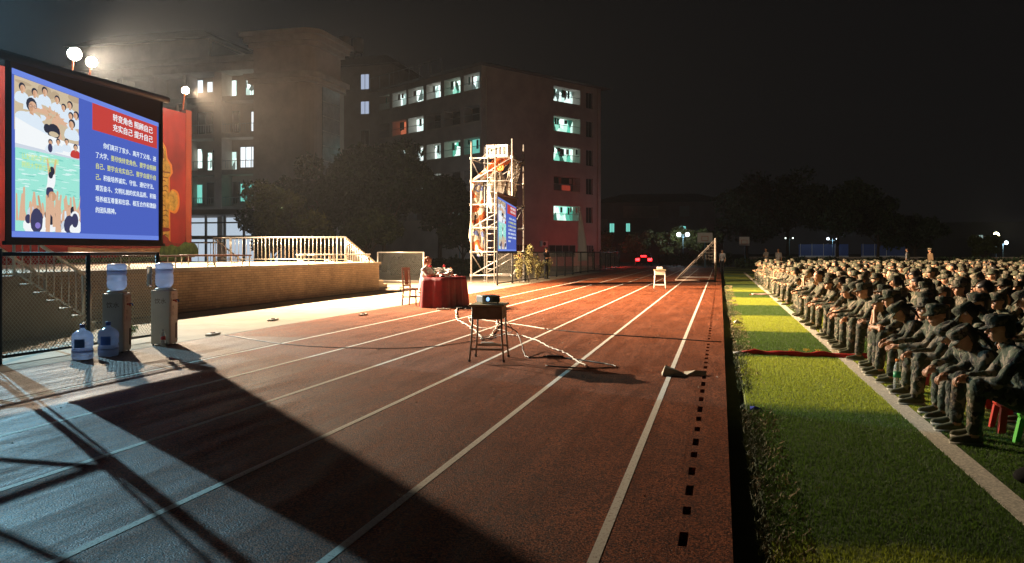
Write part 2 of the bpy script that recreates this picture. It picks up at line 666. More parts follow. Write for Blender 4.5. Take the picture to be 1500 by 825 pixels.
def blades(name, n, xr, yfun, hmin, hmax, m, seed, w=0.006, skip=None, lean=0.5):
    rng = np.random.default_rng(seed)
    x = rng.uniform(xr[0], xr[1], n)
    yy = yfun(rng, n)
    if skip is not None:
        k = skip(x, yy)
        x = x[k]
        yy = yy[k]
        n = len(x)
    h = rng.uniform(hmin, hmax, n)
    a = rng.uniform(0, 2 * np.pi, n)
    la = rng.uniform(0, 2 * np.pi, n)
    ll = rng.uniform(0, lean, n) * h
    wd = w * rng.uniform(0.7, 1.4, n) * (1 + yy.clip(0, 40) * 0.06)
    v = np.empty((n, 3, 3))
    v[:, 0, 0] = x - np.cos(a) * wd
    v[:, 0, 1] = yy - np.sin(a) * wd
    v[:, 0, 2] = -0.003
    v[:, 1, 0] = x + np.cos(a) * wd
    v[:, 1, 1] = yy + np.sin(a) * wd
    v[:, 1, 2] = -0.003
    v[:, 2, 0] = x + np.cos(la) * ll
    v[:, 2, 1] = yy + np.sin(la) * ll
    v[:, 2, 2] = h
    me = bpy.data.meshes.new(name)
    me.vertices.add(n * 3)
    me.vertices.foreach_set('co', v.reshape(-1))
    me.loops.add(n * 3)
    me.loops.foreach_set('vertex_index', np.arange(n * 3, dtype=np.int32))
    me.polygons.add(n)
    me.polygons.foreach_set('loop_start', np.arange(0, n * 3, 3, dtype=np.int32))
    me.update(calc_edges=True)
    me.materials.append(m)
    o = bpy.data.objects.new(name, me)
    COL.objects.link(o)
    return tag(o, kind='stuff')


def off_line(x, y):
    return (x < 1.57) | (x > 1.72)


M_BLADE = turf_mat('turf_blade', (0.39, 0.44, 0.05), (0.085, 0.155, 0.025))
_nt = M_BLADE.node_tree
_b = _nt.nodes["Principled BSDF"]
for _l in list(_b.inputs['Normal'].links):
    _nt.links.remove(_l)
_tl = N(_nt, 'ShaderNodeBsdfTranslucent')
_nt.links.new(_b.inputs['Base Color'].links[0].from_socket, _tl.inputs[0])
_mx = N(_nt, 'ShaderNodeMixShader')
_mx.inputs[0].default_value = 0.5
_nt.links.new(_b.outputs[0], _mx.inputs[1])
_nt.links.new(_tl.outputs[0], _mx.inputs[2])
_nt.links.new(_mx.outputs[0], _nt.nodes["Material Output"].inputs[0])
g1 = blades('grass', 330000, (0.25, 2.3), lambda r, n: 2.6 + (r.random(n) ** 1.6) * 30, 0.010, 0.021, M_BLADE, 3, w=0.0028, skip=off_line)
tag(g1, 'short striped artificial grass pile on the playing field', 'grass')
M_WEED = mat('weed_leaf', (0.10, 0.115, 0.035), 0.7, var=0.4, vscale=6)


def weed_y(r, n):
    c = 3.0 + 33 * r.random(60) ** 1.3
    return c[r.integers(0, 60, n)] + r.normal(0, 0.22, n)


g2 = blades('weeds', 12000, (0.18, 0.33), weed_y, 0.01, 0.04, M_WEED, 9, w=0.003, lean=1.8)
tag(g2, 'ragged weeds and dry grass overhanging the gutter beside the track', 'weeds')
g3 = blades('gutter_litter', 7000, (0.20, 0.46), weed_y, 0.006, 0.03, mat('dry_leaf', (0.30, 0.22, 0.11), 0.8, var=0.4, vscale=7), 19, w=0.007, lean=2.5)
tag(g3, 'dry leaf litter scattered along the gutter and turf edge', 'leaf litter')

g4 = blades('track_litter', 260, (-8.0, 0.0), lambda r, n: 3 + r.random(n) * 16, 0.004, 0.012, mat('pale_litter', (0.6, 0.55, 0.45), .8), 29, w=0.008, lean=1.5)
tag(g4, 'tiny pale scraps of leaf and paper scattered over the running track', 'litter')
# ---------------------------------------------------------------- stage
stage = empty('stage', (-12.6, 29, 0), label='raised brick open-air stage with pale concrete deck behind the big screen', cat='stage')
s = MB().box((-24, -35, 0.0), (0, 0, 0.99))
s.build('wall', M_BRICK, stage)
s = MB().box((-24.05, -35, 0.992), (0.06, 0.06, 1.07))
s.build('deck', M_CONC, stage)
# near stairs through the chain link (project in front of the stage wall)
st = MB()
for k in range(6):
    z1 = 1.07 - 0.153 * (k + 1)
    st.box((0.062, -17.75 + 0.28 * k, 0.0), (1.25, -17.75 + 0.28 * (k + 1), z1 - .04))
    st.box((0.064, -17.77 + 0.28 * k, z1 - .039), (1.29, -17.752 + 0.28 * (k + 1), z1))
st.box((0.064, -20.5, 0.0), (1.25, -17.752, 1.06))
st.build('stairs', M_CONC, stage)
# end stairs descending from the far end of the stage
st = MB()
for k in range(6):
    z1 = 1.07 - 0.153 * (k + 1)
    st.box((-4.2, 0.062 + 0.42 * k, 0.0), (-0.75, 0.062 + 0.42 * (k + 1), z1))
st.build('stairs', M_CONC, stage)
structure('stage_foot_strip', MB().box((-12.54, -14, 0.0005), (-12.30, 29, 0.004)), mat('dark_cement', (0.16, 0.14, 0.12), 0.9, var=0.3, vscale=5))  # narrow darker strip on the paving along the stage foot


def railing(name, path, label, bal=0.17, h=0.95, group=None, low=0.10):
    t = empty(name, path[0], 0, label, 'railing', group)
    o = Vector(path[0])
    P = [Vector(p) - o for p in path]
    top = MB().tube([p + Vector((0, 0, h)) for p in P], 0.032, 8)
    top.build('handrail', M_RAIL, t, smooth=True)
    MB().tube([p + Vector((0, 0, low)) for p in P], 0.018, 6).build('bottom_rail', M_RAIL, t, smooth=True)
    npost = 0
    for a, b in zip(P[:-1], P[1:]):
        L = (b - a).length
        k = max(1, round(L / bal))
        for i in range(k + 1):
            if i == k and b is not P[-1]:
                continue
            p = a.lerp(b, i / k)
            isp = i == 0 or (i % 9 == 0) or i == k
            r = 0.024 if isp else 0.011
            z0 = 0.0 if isp else low
            MB().tube([p + Vector((0, 0, z0)), p + Vector((0, 0, h))], r, 6).build('post' if isp else 'baluster', M_RAIL, t, smooth=True)
    return t


railing('stage_railing', [(-18.9, 28.9, 1.07), (-13.95, 28.9, 1.07), (-13.95, 31.6, 0.12)], 'cream steel railing across the far end of the stage sloping down beside the end steps')
railing('stage_railing', [(-18.95, 28.9, 1.07), (-19.7, 28.9, 1.07), (-20.0, 31.4, 0.12)], 'short cream railing sloping down next to the right edge of the red backdrop')
railing('stair_railing', [(-11.42, 11.2, 1.03), (-11.42, 12.9, 0.10)], 'steel railing down the steps seen through the chain link below the big screen', bal=0.2, h=.85)
railing('stair_railing', [(-12.45, 11.2, 1.07), (-12.45, 12.9, 0.10)], 'second steel railing on the stage side of the steps below the big screen', bal=0.5, h=.85)
railing('stage_railing', [(-24.0, 30.6, 0.9), (-20.4, 30.6, 0.9)], 'far steel railing in front of the lit glass ground floor beside the backdrop', bal=0.6)


def bench(x, y0, y1, label):
    t = empty('low_bench', (x, (y0 + y1) / 2, 1.07), 0, label, 'bench', 'low benches standing on the stage')
    L = (y1 - y0) / 2
    bevel(MB().box((-0.14, -L, 0.27), (0.14, L, 0.31)).build('seat', M_WHITE if y0 > 21 else M_WOOD, t), 0.006)
    k = max(1, int((y1 - y0) / 1.3))
    for i in range(k + 1):
        yy = -L + 0.08 + (2 * L - 0.16) * i / k
        f = MB()
        for sx in (-0.11, 0.11):
            f.tube([(sx, yy, 0.27), (sx, yy, 0.0)], 0.015, 6)
        f.tube([(-0.11, yy, 0.06), (0.11, yy, 0.06)], 0.012, 6)
        f.build('leg_frame', M_RAIL, t)
    return t


bench(-12.95, 15.6, 20.6, 'long dark-topped low bench along the front of the stage nearest the water coolers')
bench(-12.9, 24.2, 28.6, 'long low bench at the right front corner of the stage')
bench(-14.6, 20.0, 22.6, 'short pale low bench set back between the two long front benches')
bench(-14.3, 26.0, 28.2, 'pale low bench behind the one at the right front corner of the stage')

# ---------------------------------------------------------------- chain-link fences


def fence(name, a, b, label, h=1.43, step=3.0, pitch=0.07, wr=0.0016, mpost=M_BLACKMETAL, mwire=M_LITWIRE, pr=0.03, midrail=False, group='chain-link fences'):
    a = Vector(a)
    b = Vector(b)
    d = b - a
    L = d.length
    rz = math.atan2(d.y, d.x)
    t = empty(name, a, rz, label, 'fence', group)
    MB().tube([(0, 0, h), (L, 0, h)], pr, 8).build('top_rail', mpost, t, smooth=True)
    MB().tube([(0, 0, 0.09), (L, 0, 0.09)], pr * 0.8, 8).build('bottom_rail', mpost, t, smooth=True)
    if midrail:
        MB().tube([(0, 0.0, h * 0.53), (L, 0, h * 0.53)], pr * 0.6, 6).build('middle_rail', mpost, t, smooth=True)
    k = max(1, round(L / step))
    for i in range(k + 1):
        x = L * i / k
        MB().tube([(x, 0, 0), (x, 0, h + 0.02)], pr * 1.25, 8).build('post', mpost, t, smooth=True)
    w = MB()
    z0, z1 = 0.09, h
    H = z1 - z0
    n = int((L + H) / pitch)
    for sgn, yo in ((1, 0.002), (-1, -0.002)):
        for i in range(n + 1):
            s0 = -H + i * pitch
            xa, za, xb, zb = s0, z0, s0 + H, z1
            if xa < 0:
                za += -xa
                xa = 0
            if xb > L:
                zb -= xb - L
                xb = L
            if xb - xa < 0.02:
                continue
            if sgn < 0:
                xa, xb = L - xa, L - xb
            w.tube([(xa, yo, za), (xb, yo, zb)], wr, 3, cap=False)
    w.build('wire_mesh', mwire, t)
    return t


fence('chain_link_fence', (-9.05, 8.65, 0), (-9.05, 11.72, 0), 'black framed chain-link fence panel directly below the big projection screen', step=1.53, pitch=0.062, wr=0.0040, pr=0.026)
MB().tube([(.02, .06, 0), (.02, .06, 1.5)], .06, 10).build('end_post', M_BLACKMETAL, COL.objects['chain_link_fence'], smooth=True)
fence('chain_link_fence', (-9.05, 4.2, 0), (-9.05, 8.55, 0), 'black chain-link fence panel running out of the picture on the left', step=2.1, pitch=0.062, wr=0.0040, pr=0.026)
fence('chain_link_fence', (-15.7, 36.0, 0), (-13.4, 36.0, 0), 'pale chain-link fence panel between the stage steps and the speaker', step=2.3, pitch=0.10, wr=0.004, mpost=M_RAIL, mwire=M_WIRE, pr=0.035)
fence('chain_link_fence', (-9.35, 34.2, 0), (-9.2, 52, 0), 'chain-link fence running along the track away from the small screen', step=2.4, pitch=0.13, wr=0.004, pr=0.035, mpost=M_BLACKMETAL, mwire=M_WIRE)
fence('chain_link_fence', (-9.2, 52.1, 0), (-9.1, 76, 0), 'dark far stretch of chain-link fence leading to the parked car', step=3.0, pitch=0.2, wr=0.004, pr=0.04)


# ---------------------------------------------------------------- buildings
M_WALLA = mat('plaster_beige', (0.46, 0.38, 0.32), 0.9, var=0.18, vscale=0.5, detail=8)
M_WALLB = mat('plaster_grey', (0.26, 0.22, 0.20), 0.9, var=0.2, vscale=0.4, detail=8)
M_WALLC = mat('plaster_brown', (0.40, 0.345, 0.315), 0.9, var=0.2, vscale=0.4, detail=8)
M_TRIM = mat('trim_concrete', (0.42, 0.36, 0.30), 0.85, var=0.15, vscale=1)
M_ROOF = mat('roof_tile_dark', (0.07, 0.055, 0.05), 0.85, var=0.2, vscale=2)
M_DARKGLASS = mat('dark_window_glass', (0.02, 0.024, 0.028), 0.12)
M_FRAME = mat('window_frame', (0.30, 0.32, 0.32), 0.5)


def glow_room(name, c1, c2, strength, scale=2.0):
    """lit room behind a window: the far wall under its own lamps, in patches"""
    if name in MATS:
        return MATS[name]
    m = bpy.data.materials.new(name)
    m.use_nodes = True
    nt = m.node_tree
    nt.nodes.remove(nt.nodes["Principled BSDF"])
    tc = N(nt, 'ShaderNodeTexCoord')
    v = N(nt, 'ShaderNodeTexVoronoi', Scale=scale)
    mp = N(nt, 'ShaderNodeMapping')
    mp.inputs['Scale'].default_value = (1.0, 1.0, 0.55)
    nt.links.new(tc.outputs['Object'], mp.inputs[0])
    nt.links.new(mp.outputs[0], v.inputs['Vector'])
    sp = N(nt, 'ShaderNodeSeparateColor')
    nt.links.new(v.outputs['Color'], sp.inputs[0])
    cr = N(nt, 'ShaderNodeValToRGB')
    e = cr.color_ramp.elements
    e[0].position = 0.1
    e[0].color = (*[c * 0.10 for c in c2], 1)
    e[1].position = 0.9
    e[1].color = (*c1, 1)
    x = e.new(0.45)
    x.color = (*c2, 1)
    nt.links.new(sp.outputs[0], cr.inputs[0])
    em = N(nt, 'ShaderNodeEmission', Strength=strength)
    nt.links.new(cr.outputs[0], em.inputs[0])
    nt.links.new(em.outputs[0], nt.nodes["Material Output"].inputs[0])
    MATS[name] = m
    return m


G_COOL = glow_room('room_light_cool', (0.85, 1.0, 0.96), (0.50, 0.72, 0.66), 2.0, 1.6)
G_GREEN = glow_room('room_light_green', (0.75, 1.0, 0.88), (0.10, 0.55, 0.38), 1.8, 1.5)
G_TEAL = emat('curtain_lit_teal', (0.22, 0.80, 0.66), 0.85)
G_BLUE = emat('window_lit_blue', (0.58, 0.70, 0.95), 0.6)
G_WHITE = emat('window_lit_white', (0.86, 0.95, 1.0), 1.25)
G_RED = emat('window_lit_red', (0.55, 0.06, 0.03), 0.6)
G_ORANGE = emat('window_lit_orange', (0.9, 0.22, 0.10), 0.7)
CLOTH = [mat('laundry_white', (0.55, 0.57, 0.55), 0.9), mat('laundry_teal', (0.03, 0.16, 0.13), 0.9), mat('laundry_dark', (0.03, 0.035, 0.05), 0.9), mat('laundry_red', (0.25, 0.05, 0.04), 0.9)]


def window(parent, x0, x1, z0, z1, yf, m, panes=2, label=None, frame=0.05, n=(0, -1), sill=False, trans=None, depth=0.12):
    """window in the local XZ plane at y=yf, outward -Y (n) ; a pane set back, a frame, mullions"""
    M = trans
    f = MB()
    t = frame
    y0, y1 = yf - 0.03, yf + 0.05
    f.box((x0, y0, z0), (x0 + t, y1, z1), M=M)
    f.box((x1 - t, y0, z0), (x1, y1, z1), M=M)
    f.box((x0 + t, y0, z0), (x1 - t, y1, z0 + t), M=M)
    f.box((x0 + t, y0, z1 - t), (x1 - t, y1, z1), M=M)
    for i in range(1, panes):
        x = x0 + (x1 - x0) * i / panes
        f.box((x - t / 2, y0 + 0.004, z0 + t), (x + t / 2, y1 - 0.004, z1 - t), M=M)
    fo = f.build('window', M_FRAME, parent)
    MB().box((x0 + t * 0.5, yf + 0.012, z0 + t * 0.5), (x1 - t * 0.5, yf + 0.03, z1 - t * 0.5), M=M).build('pane', m, fo)
    if label:
        fo['label'] = label
    return fo


def ac_unit(parent, x, y, z, M=None):
    a = MB().box((x - 0.42, y - 0.32, z), (x + 0.42, y, z + 0.62), M=M)
    o = a.build('air_conditioner', M_WHITE, parent)
    prof = [(0.02, -0.01), (0.22, -0.01), (0.22, 0.01), (0.02, 0.01)]
    g = MB()
    Mr = Matrix.Rotation(R(90), 3, 'X')
    c = Vector((x - 0.1, y - 0.325, z + 0.31))
    if M is not None:
        Mr = M.to_3x3() @ Mr
        c = M @ c
    g.lathe(c, prof, 14, M=Mr)
    g.build('fan_grille', M_BLACKMETAL, o)
    return o


# --- building A: dormitory behind the left part of the stage (local origin at its south-west foot, facade faces -Y)
A = empty('dormitory_building', (-60, 63, -0.16), 0, 'beige five-storey dormitory behind the backdrop with a projecting corner tower', 'building')
fl = [1.95 + 3.2 * k for k in range(5)]   # slab levels
w = MB()
w.box((0, 1.6, 0), (22.2, 15, 17.9))
w.build('wall', M_WALLA, A)
# balcony slabs and parapets
for k, z in enumerate(fl):
    sl = MB().box((0, 0, z), (22.0, 1.59, z + 0.22))
    sl.box((0, 0, z + 0.224), (22.0, 0.14, z + 0.42))
    sl.build('balcony_slab', M_TRIM, A)
    rl = MB()
    rl.tube([(0, 0.07, z + 1.2), (22, 0.07, z + 1.2)], 0.03, 6)
    for i in range(90):
        rl.box((i * 0.245 + 0.05, 0.06, z + 0.55), (i * 0.245 + 0.075, 0.085, z + 1.19))
    if k < 4:
        rl.build('balcony_railing', M_FRAME, A)
def axw(px, yl=1.6):
    m_ = (px - 750) / 1200.0
    s_, c_ = 0.24637, 0.96918
    Y = 63 + yl
    return Y * (m_ * c_ - s_) / (c_ + m_ * s_) + 60


for (xa, xb) in ((0, .5), (3.6, 4.1), (7.2, 7.7), (10.6, 11.1), (axw(268, 0), axw(273, 0)), (axw(314, 0), axw(325, 0)), (axw(380, 0), axw(386, 0))):
    MB().box((xa, -0.04, 0), (xb, 1.59, 17.5)).build('pillar', M_WALLA, A)
MB().box((-0.5, -0.7, 17.25), (22.2, 1.55, 17.6)).box((-0.9, -1.1, 17.91), (22.2, 15.5, 18.15)).box((-0.6, -0.8, 18.16), (22.2, 15.2, 18.5)).box((-0.5, -0.7, 17.61), (22.2, 1.58, 17.9)).build('cornice', M_TRIM, A)
# upper set-back block with sloping roof
up = MB().box((0, 3, 18.51), (14.5, 14, 21.2))
up.build('roof_block', M_WALLA, A)
r = MB()
r.add([(-0.8, 2.2, 21.2), (15.3, 2.2, 21.2), (15.3, 14.8, 21.2), (-0.8, 14.8, 21.2), (1.5, 5.5, 22.8), (12.2, 5.5, 22.8), (12.2, 11.5, 22.8), (1.5, 11.5, 22.8)],
      [(3, 2, 1, 0), (4, 5, 6, 7), (0, 1, 5, 4), (1, 2, 6, 5), (2, 3, 7, 6), (3, 0, 4, 7)])
r.add([(14.6, 3.0, 18.52), (19.6, 3.6, 18.52), (19.6, 13.5, 18.52), (14.6, 14, 18.52), (14.6, 3.4, 21.0), (14.6, 13.6, 21.0)], [(0, 1, 4), (1, 2, 5, 4), (2, 3, 5), (0, 4, 5, 3), (3, 2, 1, 0)])
r.build('roof', M_ROOF, A)
# lit and dark windows: (x from image survey, level, height, material)


for (p0, p1, z0, z1, mt, pn) in [
        (283, 297, 16.05, 16.95, G_WHITE, 2), (305.5, 311, 16.05, 16.75, G_WHITE, 1), (331, 346, 15.1, 16.75, G_COOL, 1), (362, 377, 15.55, 16.9, G_COOL, 2),
        (370, 377, 12.4, 13.9, G_WHITE, 1), (284, 296, 9.25, 10.75, G_COOL, 2), (306, 311, 8.8, 10.4, G_COOL, 1), (331, 346, 8.75, 10.4, G_COOL, 2), (354, 376, 9.2, 10.8, G_WHITE, 3),
        (273, 296, 6.1, 7.55, G_TEAL, 3), (354, 376, 6.2, 7.55, G_TEAL, 2),
        (283, 310, 12.2, 14.0, M_DARKGLASS, 3), (333, 350, 12.2, 14.0, M_DARKGLASS, 2), (313, 328, 8.9, 10.6, M_DARKGLASS, 2), (305, 325, 6.0, 7.7, M_DARKGLASS, 2), (333, 350, 6.0, 7.7, M_DARKGLASS, 2)]:
    window(A, axw(p0) - .12, axw(p1) + .12, z0 - .15, z1 + .15, 1.55, mt, pn)
for k in range(4):
    for xx in (1.2, 4.8, 8.4):
        window(A, xx, xx + 1.6, fl[k] + 1.1, fl[k] + 2.6, 1.55, M_DARKGLASS, 2)
# ground floor glazing, lit
gf = empty('entrance_hall', (-45.8, 50, -0.16), 0, 'brightly lit glass-fronted ground-floor hall just right of the red backdrop', 'building')
hb = MB()
hb.box((0, 0.5, 0), (14.6, 6, 0.12))
hb.build('floor', M_TRIM, gf)
MB().box((-0.4, -1.2, 4.15), (15.0, 6.4, 4.5)).build('canopy', M_WALLB, gf)
MB().box((0, 3.4, 0.12), (14.6, 3.6, 4.14)).build('back_wall', emat('lit_hall_wall', (0.55, 0.66, 0.78), 0.85), gf)
for i in range(10):
    x = 0.3 + i * 1.5
    MB().box((x, 0.3, 0.121), (x + 0.12, 0.45, 4.149)).build('mullion', M_FRAME, gf)
MB().box((0, 0.28, 2.5), (14.6, 0.47, 2.75)).build('transom', M_FRAME, gf)
MB().box((0, 0.28, 3.6), (14.6, 0.47, 3.7)).build('transom', M_FRAME, gf)
for xa in (6.2, 11.0):
    MB().box((xa, 1.5, 0.121), (xa + .4, 1.9, 4.14)).build('column', M_WHITE, gf)
MB().box((13.3, 2.5, 0.121), (14.4, 2.9, 2.1)).build('counter', M_WALLB, gf)

# corner tower of building A
T = MB()
def poly_prism(mb, pts, z0, z1, mi=0):
    n = len(pts)
    vs = [(x, y, z0) for x, y in pts] + [(x, y, z1) for x, y in pts]
    fs = [tuple(range(n - 1, -1, -1)), tuple(range(n, 2 * n))] + [(i, (i + 1) % n, n + (i + 1) % n, n + i) for i in range(n)]
    mb.add(vs, fs, mi)


def tower_outline(g=0.0):
    x0, x1, y0, y1 = 22.21 - g, 27.6 + g, -2.0 - g, 3.2 + g
    pts = [(x0, y0), (x1 - 1.3, y0)]
    for k in range(1, 6):
        a = -PI / 2 + k * (PI / 2) / 6
        pts.append((x1 - 1.3 + 1.3 * math.cos(a), y0 + 1.3 + 1.3 * math.sin(a)))
    pts += [(x1, y0 + 1.3), (x1, y1), (x0, y1)]
    return pts


poly_prism(T, tower_outline(), 0, 19.0)
T.build('tower_wall', M_WALLA, A)
for (z0, z1, g) in ((15.6, 15.95, 0.35), (15.96, 16.4, 0.6), (18.6, 18.95, 0.3), (18.96, 19.4, 0.6), (19.41, 19.8, 0.85)):
    c = MB()
    poly_prism(c, tower_outline(g), z0, z1)
    c.build('cornice', M_TRIM, A)
gs = MB()
gs.box((27.62, -0.3, 3.0), (27.68, 2.9, 15.5))
gs.build('glazing', mat('stair_glass_block', (0.30, 0.33, 0.35), 0.22, metal=0.3, var=0.25, vscale=2), A)
for k in range(10):
    MB().box((27.682, -0.35, 3.0 + 1.25 * k), (27.72, 2.95, 3.06 + 1.25 * k)).build('glazing_bar', M_FRAME, A)

# --- building B: dark taller block behind, with water tanks
B = empty('stairwell_block', (-46.5, 92, -0.16), 0, 'tall dark block behind the dormitory with two windows lit at its right', 'building')
MB().box((0, 0, 0), (8.4, 12, 24.2)).build('wall', M_WALLB, B)
r = MB()
r.add([(-0.9, -0.9, 24.2), (9.3, -0.9, 24.2), (9.3, 12.9, 24.2), (-0.9, 12.9, 24.2), (1.5, 2.5, 26.0), (6.5, 2.5, 26.0), (6.5, 9.5, 26.0), (1.5, 9.5, 26.0)],
      [(3, 2, 1, 0), (4, 5, 6, 7), (0, 1, 5, 4), (1, 2, 6, 5), (2, 3, 7, 6), (3, 0, 4, 7)])
r.build('roof', M_ROOF, B)
window(B, 4.15, 5.3, 21.3, 23.2, -0.06, G_BLUE, 2)
window(B, 4.15, 5.3, 18.3, 19.9, -0.06, G_BLUE, 2)
for zz in (7.8, 11.2, 14.6):
    window(B, 4.15, 5.3, zz, zz + 1.8, -0.06, M_DARKGLASS, 2)
for i, (x, sc_) in enumerate(((-45.2, 1.0), (-43.4, 0.85))):
    t = empty('water_tank', (x, 93.5, 25.85), 0, ('larger left' if i == 0 else 'smaller right') + ' one of two round water tanks on the dark block roof', 'water tank', 'rooftop water tanks')
    MB().lathe((0, 0, 0.3), [(0.8 * sc_, 0), (0.82 * sc_, 0.9 * sc_), (0.8 * sc_, 1.8 * sc_), (0.5 * sc_, 2.0 * sc_), (0.1, 2.1 * sc_)], 18).build('tank', M_WALLB, t, smooth=True)
    lg = MB()
    for a in range(4):
        lg.tube([(0.6 * math.cos(a * PI / 2), 0.6 * math.sin(a * PI / 2), -0.6), (0.6 * math.cos(a * PI / 2), 0.6 * math.sin(a * PI / 2), 0.32)], 0.05, 6)
    lg.build('stand', M_BLACKMETAL, t)

# --- building C: brown dormitory at an angle; local x along its right facade, local y along its left facade
C = empty('dormitory_block', (-24.0, 81.6, -0.16), math.atan2(0.838, 0.545), 'brown five-storey dormitory with rows of lit laundry balconies and a corner facing the track', 'building')
LX, LY = 18.7, 20.5
# right facade is the plane y=0 seen from -Y; the left facade is the plane x=0 seen from -X
rows = [20.35 - 3.37 * k for k in range(5)]    # window heads
SWAP = Matrix(((0, 1, 0, 0), (-1, 0, 0, 0), (0, 0, 1, 0), (0, 0, 0, 1))).inverted()   # maps local facade (x right, y inward) onto the left facade
wl = MB()
# left facade loggias: floor bands and pillars around recesses
bays = [(0.3, 2.9), (3.5, 6.3), (6.9, 9.5), (10.1, 13.0), (13.4, 16.2), (16.8, 19.6)]
wl.box((1.3, 1.3, 0), (LX - 0.3, LY, 21.0))
wl.build('wall', M_WALLC, C)
band = MB()
zs = [0.0] + [z for rr in reversed(rows) for z in (rr - 1.9, rr)] + [21.0]
for i in range(0, len(zs), 2):
    band.box((0, 0, zs[i]), (1.29, LY, zs[i + 1]))
    band.box((1.291, 0, zs[i]), (LX, 1.29, zs[i + 1]))
band.build('floor_band', M_WALLC, C)
ys = [0.0] + [v for b_ in bays for v in b_] + [LY]
for i in range(0, len(ys), 2):
    for rr in rows:
        MB().box((0.003, ys[i], rr - 1.9), (1.288, ys[i + 1], rr)).build('wall_pier', M_WALLC, C)
for rr in rows:
    for (xa, xb) in ((1.291, 10.7), (15.1, 16.1), (17.3, LX)):
        MB().box((xa, 0.003, rr - 1.9), (xb, 1.288, rr)).build('wall_pier', M_WALLC, C)

ro = MB()
ro.add([(-1.0, -1.0, 21.0), (LX + 1, -1.0, 21.0), (LX + 1, LY + 1, 21.0), (-1, LY + 1, 21.0), (3, 3, 22.3), (LX - 3, 3, 22.3), (LX - 3, LY - 3, 22.3), (3, LY - 3, 22.3)],
       [(3, 2, 1, 0), (4, 5, 6, 7), (0, 1, 5, 4), (1, 2, 6, 5), (2, 3, 7, 6), (3, 0, 4, 7)])
ro.build('roof', M_ROOF, C)
for i in range(8):
    pass
rrl = MB()
rrl.tube([(-0.6, 6, 22.6), (-0.6, LY, 22.6)], 0.04, 6)
for i in range(8):
    rrl.tube([(-0.6, 6 + i * 2.0, 21.0), (-0.6, 6 + i * 2.0, 22.6)], 0.03, 6)
rrl.build('roof_railing', M_FRAME, C)
rnd = random.Random(5)


def loggia(parent, M, x0, x1, rr, m, laundry=5, lit=True):
    """balcony bay in a facade: room wall behind, parapet in front, laundry hung between"""
    zb = rr - 1.9
    fo = MB().box((x0, 0.02, zb + 0.001), (x1, 0.10, zb + 0.22), M=M).build('balcony', M_TRIM, parent)
    MB().box((x0 + 0.01, 1.20, zb + 0.01), (x1 - 0.01, 1.27, rr - 0.01), M=M).build('lit_room' if lit else 'dark_room', m, fo)
    b = MB()
    n = max(2, int((x1 - x0) / 0.16))
    for i in range(n + 1):
        x = x0 + (x1 - x0) * i / n
        b.box((x - 0.012, 0.05, zb + 0.22), (x + 0.012, 0.07, zb + 0.95), M=M)
    b.box((x0, 0.04, zb + 0.95), (x1, 0.09, zb + 1.0), M=M)
    b.build('railing', M_FRAME, fo)
    if laundry:
        x = x0 + 0.15
        pieces = [MB(), MB(), MB(), MB()]
        while x < x1 - 0.3:
            wd = rnd.uniform(0.22, 0.5)
            if rnd.random() < 0.5:
                hh = rnd.uniform(0.4, 0.95)
                q = rnd.choice((0, 0, 1, 1, 2, 3))
                yy = rnd.uniform(0.35, 0.9)
                pieces[q].box((x, yy, rr - 0.12 - hh), (min(x + wd, x1 - 0.05), yy + 0.03, rr - 0.12), M=M)
            x += wd + rnd.uniform(0.02, 0.25)
        for q, p in enumerate(pieces):
            if p.v:
                p.build('laundry', CLOTH[q], fo)
    return fo


LITL = {0: [G_GREEN, G_GREEN, G_COOL, G_COOL, G_GREEN, G_COOL], 1: [None, None, None, G_COOL, 'o', None], 2: [G_TEAL, G_GREEN, None, G_COOL, G_COOL, None], 3: [None, None, G_COOL, G_COOL, None, None], 4: [None, G_COOL, None, None, None, None]}
LITL[2] = [G_TEAL, G_GREEN, G_COOL, G_COOL, G_COOL, None]
LITL[0] = [G_COOL, G_GREEN, G_COOL, G_COOL, G_COOL, G_GREEN]
for k, rr in enumerate(rows):
    for j, (a, b_) in enumerate(bays):
        mt = LITL[k][j]
        lit = mt is not None
        if mt == 'o':
            mt = G_ORANGE
        # left facade: facade x axis runs from far end to the corner; use local y as x
        Ml = Matrix(((0, 1, 0, 0), (1, 0, 0, 0), (0, 0, 1, 0), (0, 0, 0, 1)))
        loggia(C, Ml, a, b_, rr, mt or M_DARKGLASS, 5 if lit else 0, lit)
    mt = [G_COOL, G_GREEN, G_GREEN, None, G_GREEN][k]
    loggia(C, None, 10.72, 15.08, rr, mt or M_DARKGLASS, 6, mt is not None)
    window(C, 16.1, 17.3, rr - 1.9, rr, 0.2, M_DARKGLASS, 2)
MB().box((13.2, 1.1, rows[3] - 1.5), (14.6, 1.15, rows[3] - 0.9)).build('red_neon', G_RED, C)
for (xa, za) in ((9.0, 2.2), (3.5, 2.4)):
    ac_unit(C, xa, -0.01, za)
for (xa, xb) in ((2.0, 6.5), (9.8, 14.2), (16.1, 17.3)):
    window(C, xa, xb, 1.0, 2.4, -0.08, M_DARKGLASS, 4)
for xa in (0.6, 18.1):
    MB().tube([(xa, -0.08, 0.2), (xa, -0.08, 20.9)], 0.06, 6).build('drainpipe', M_TRIM, C)

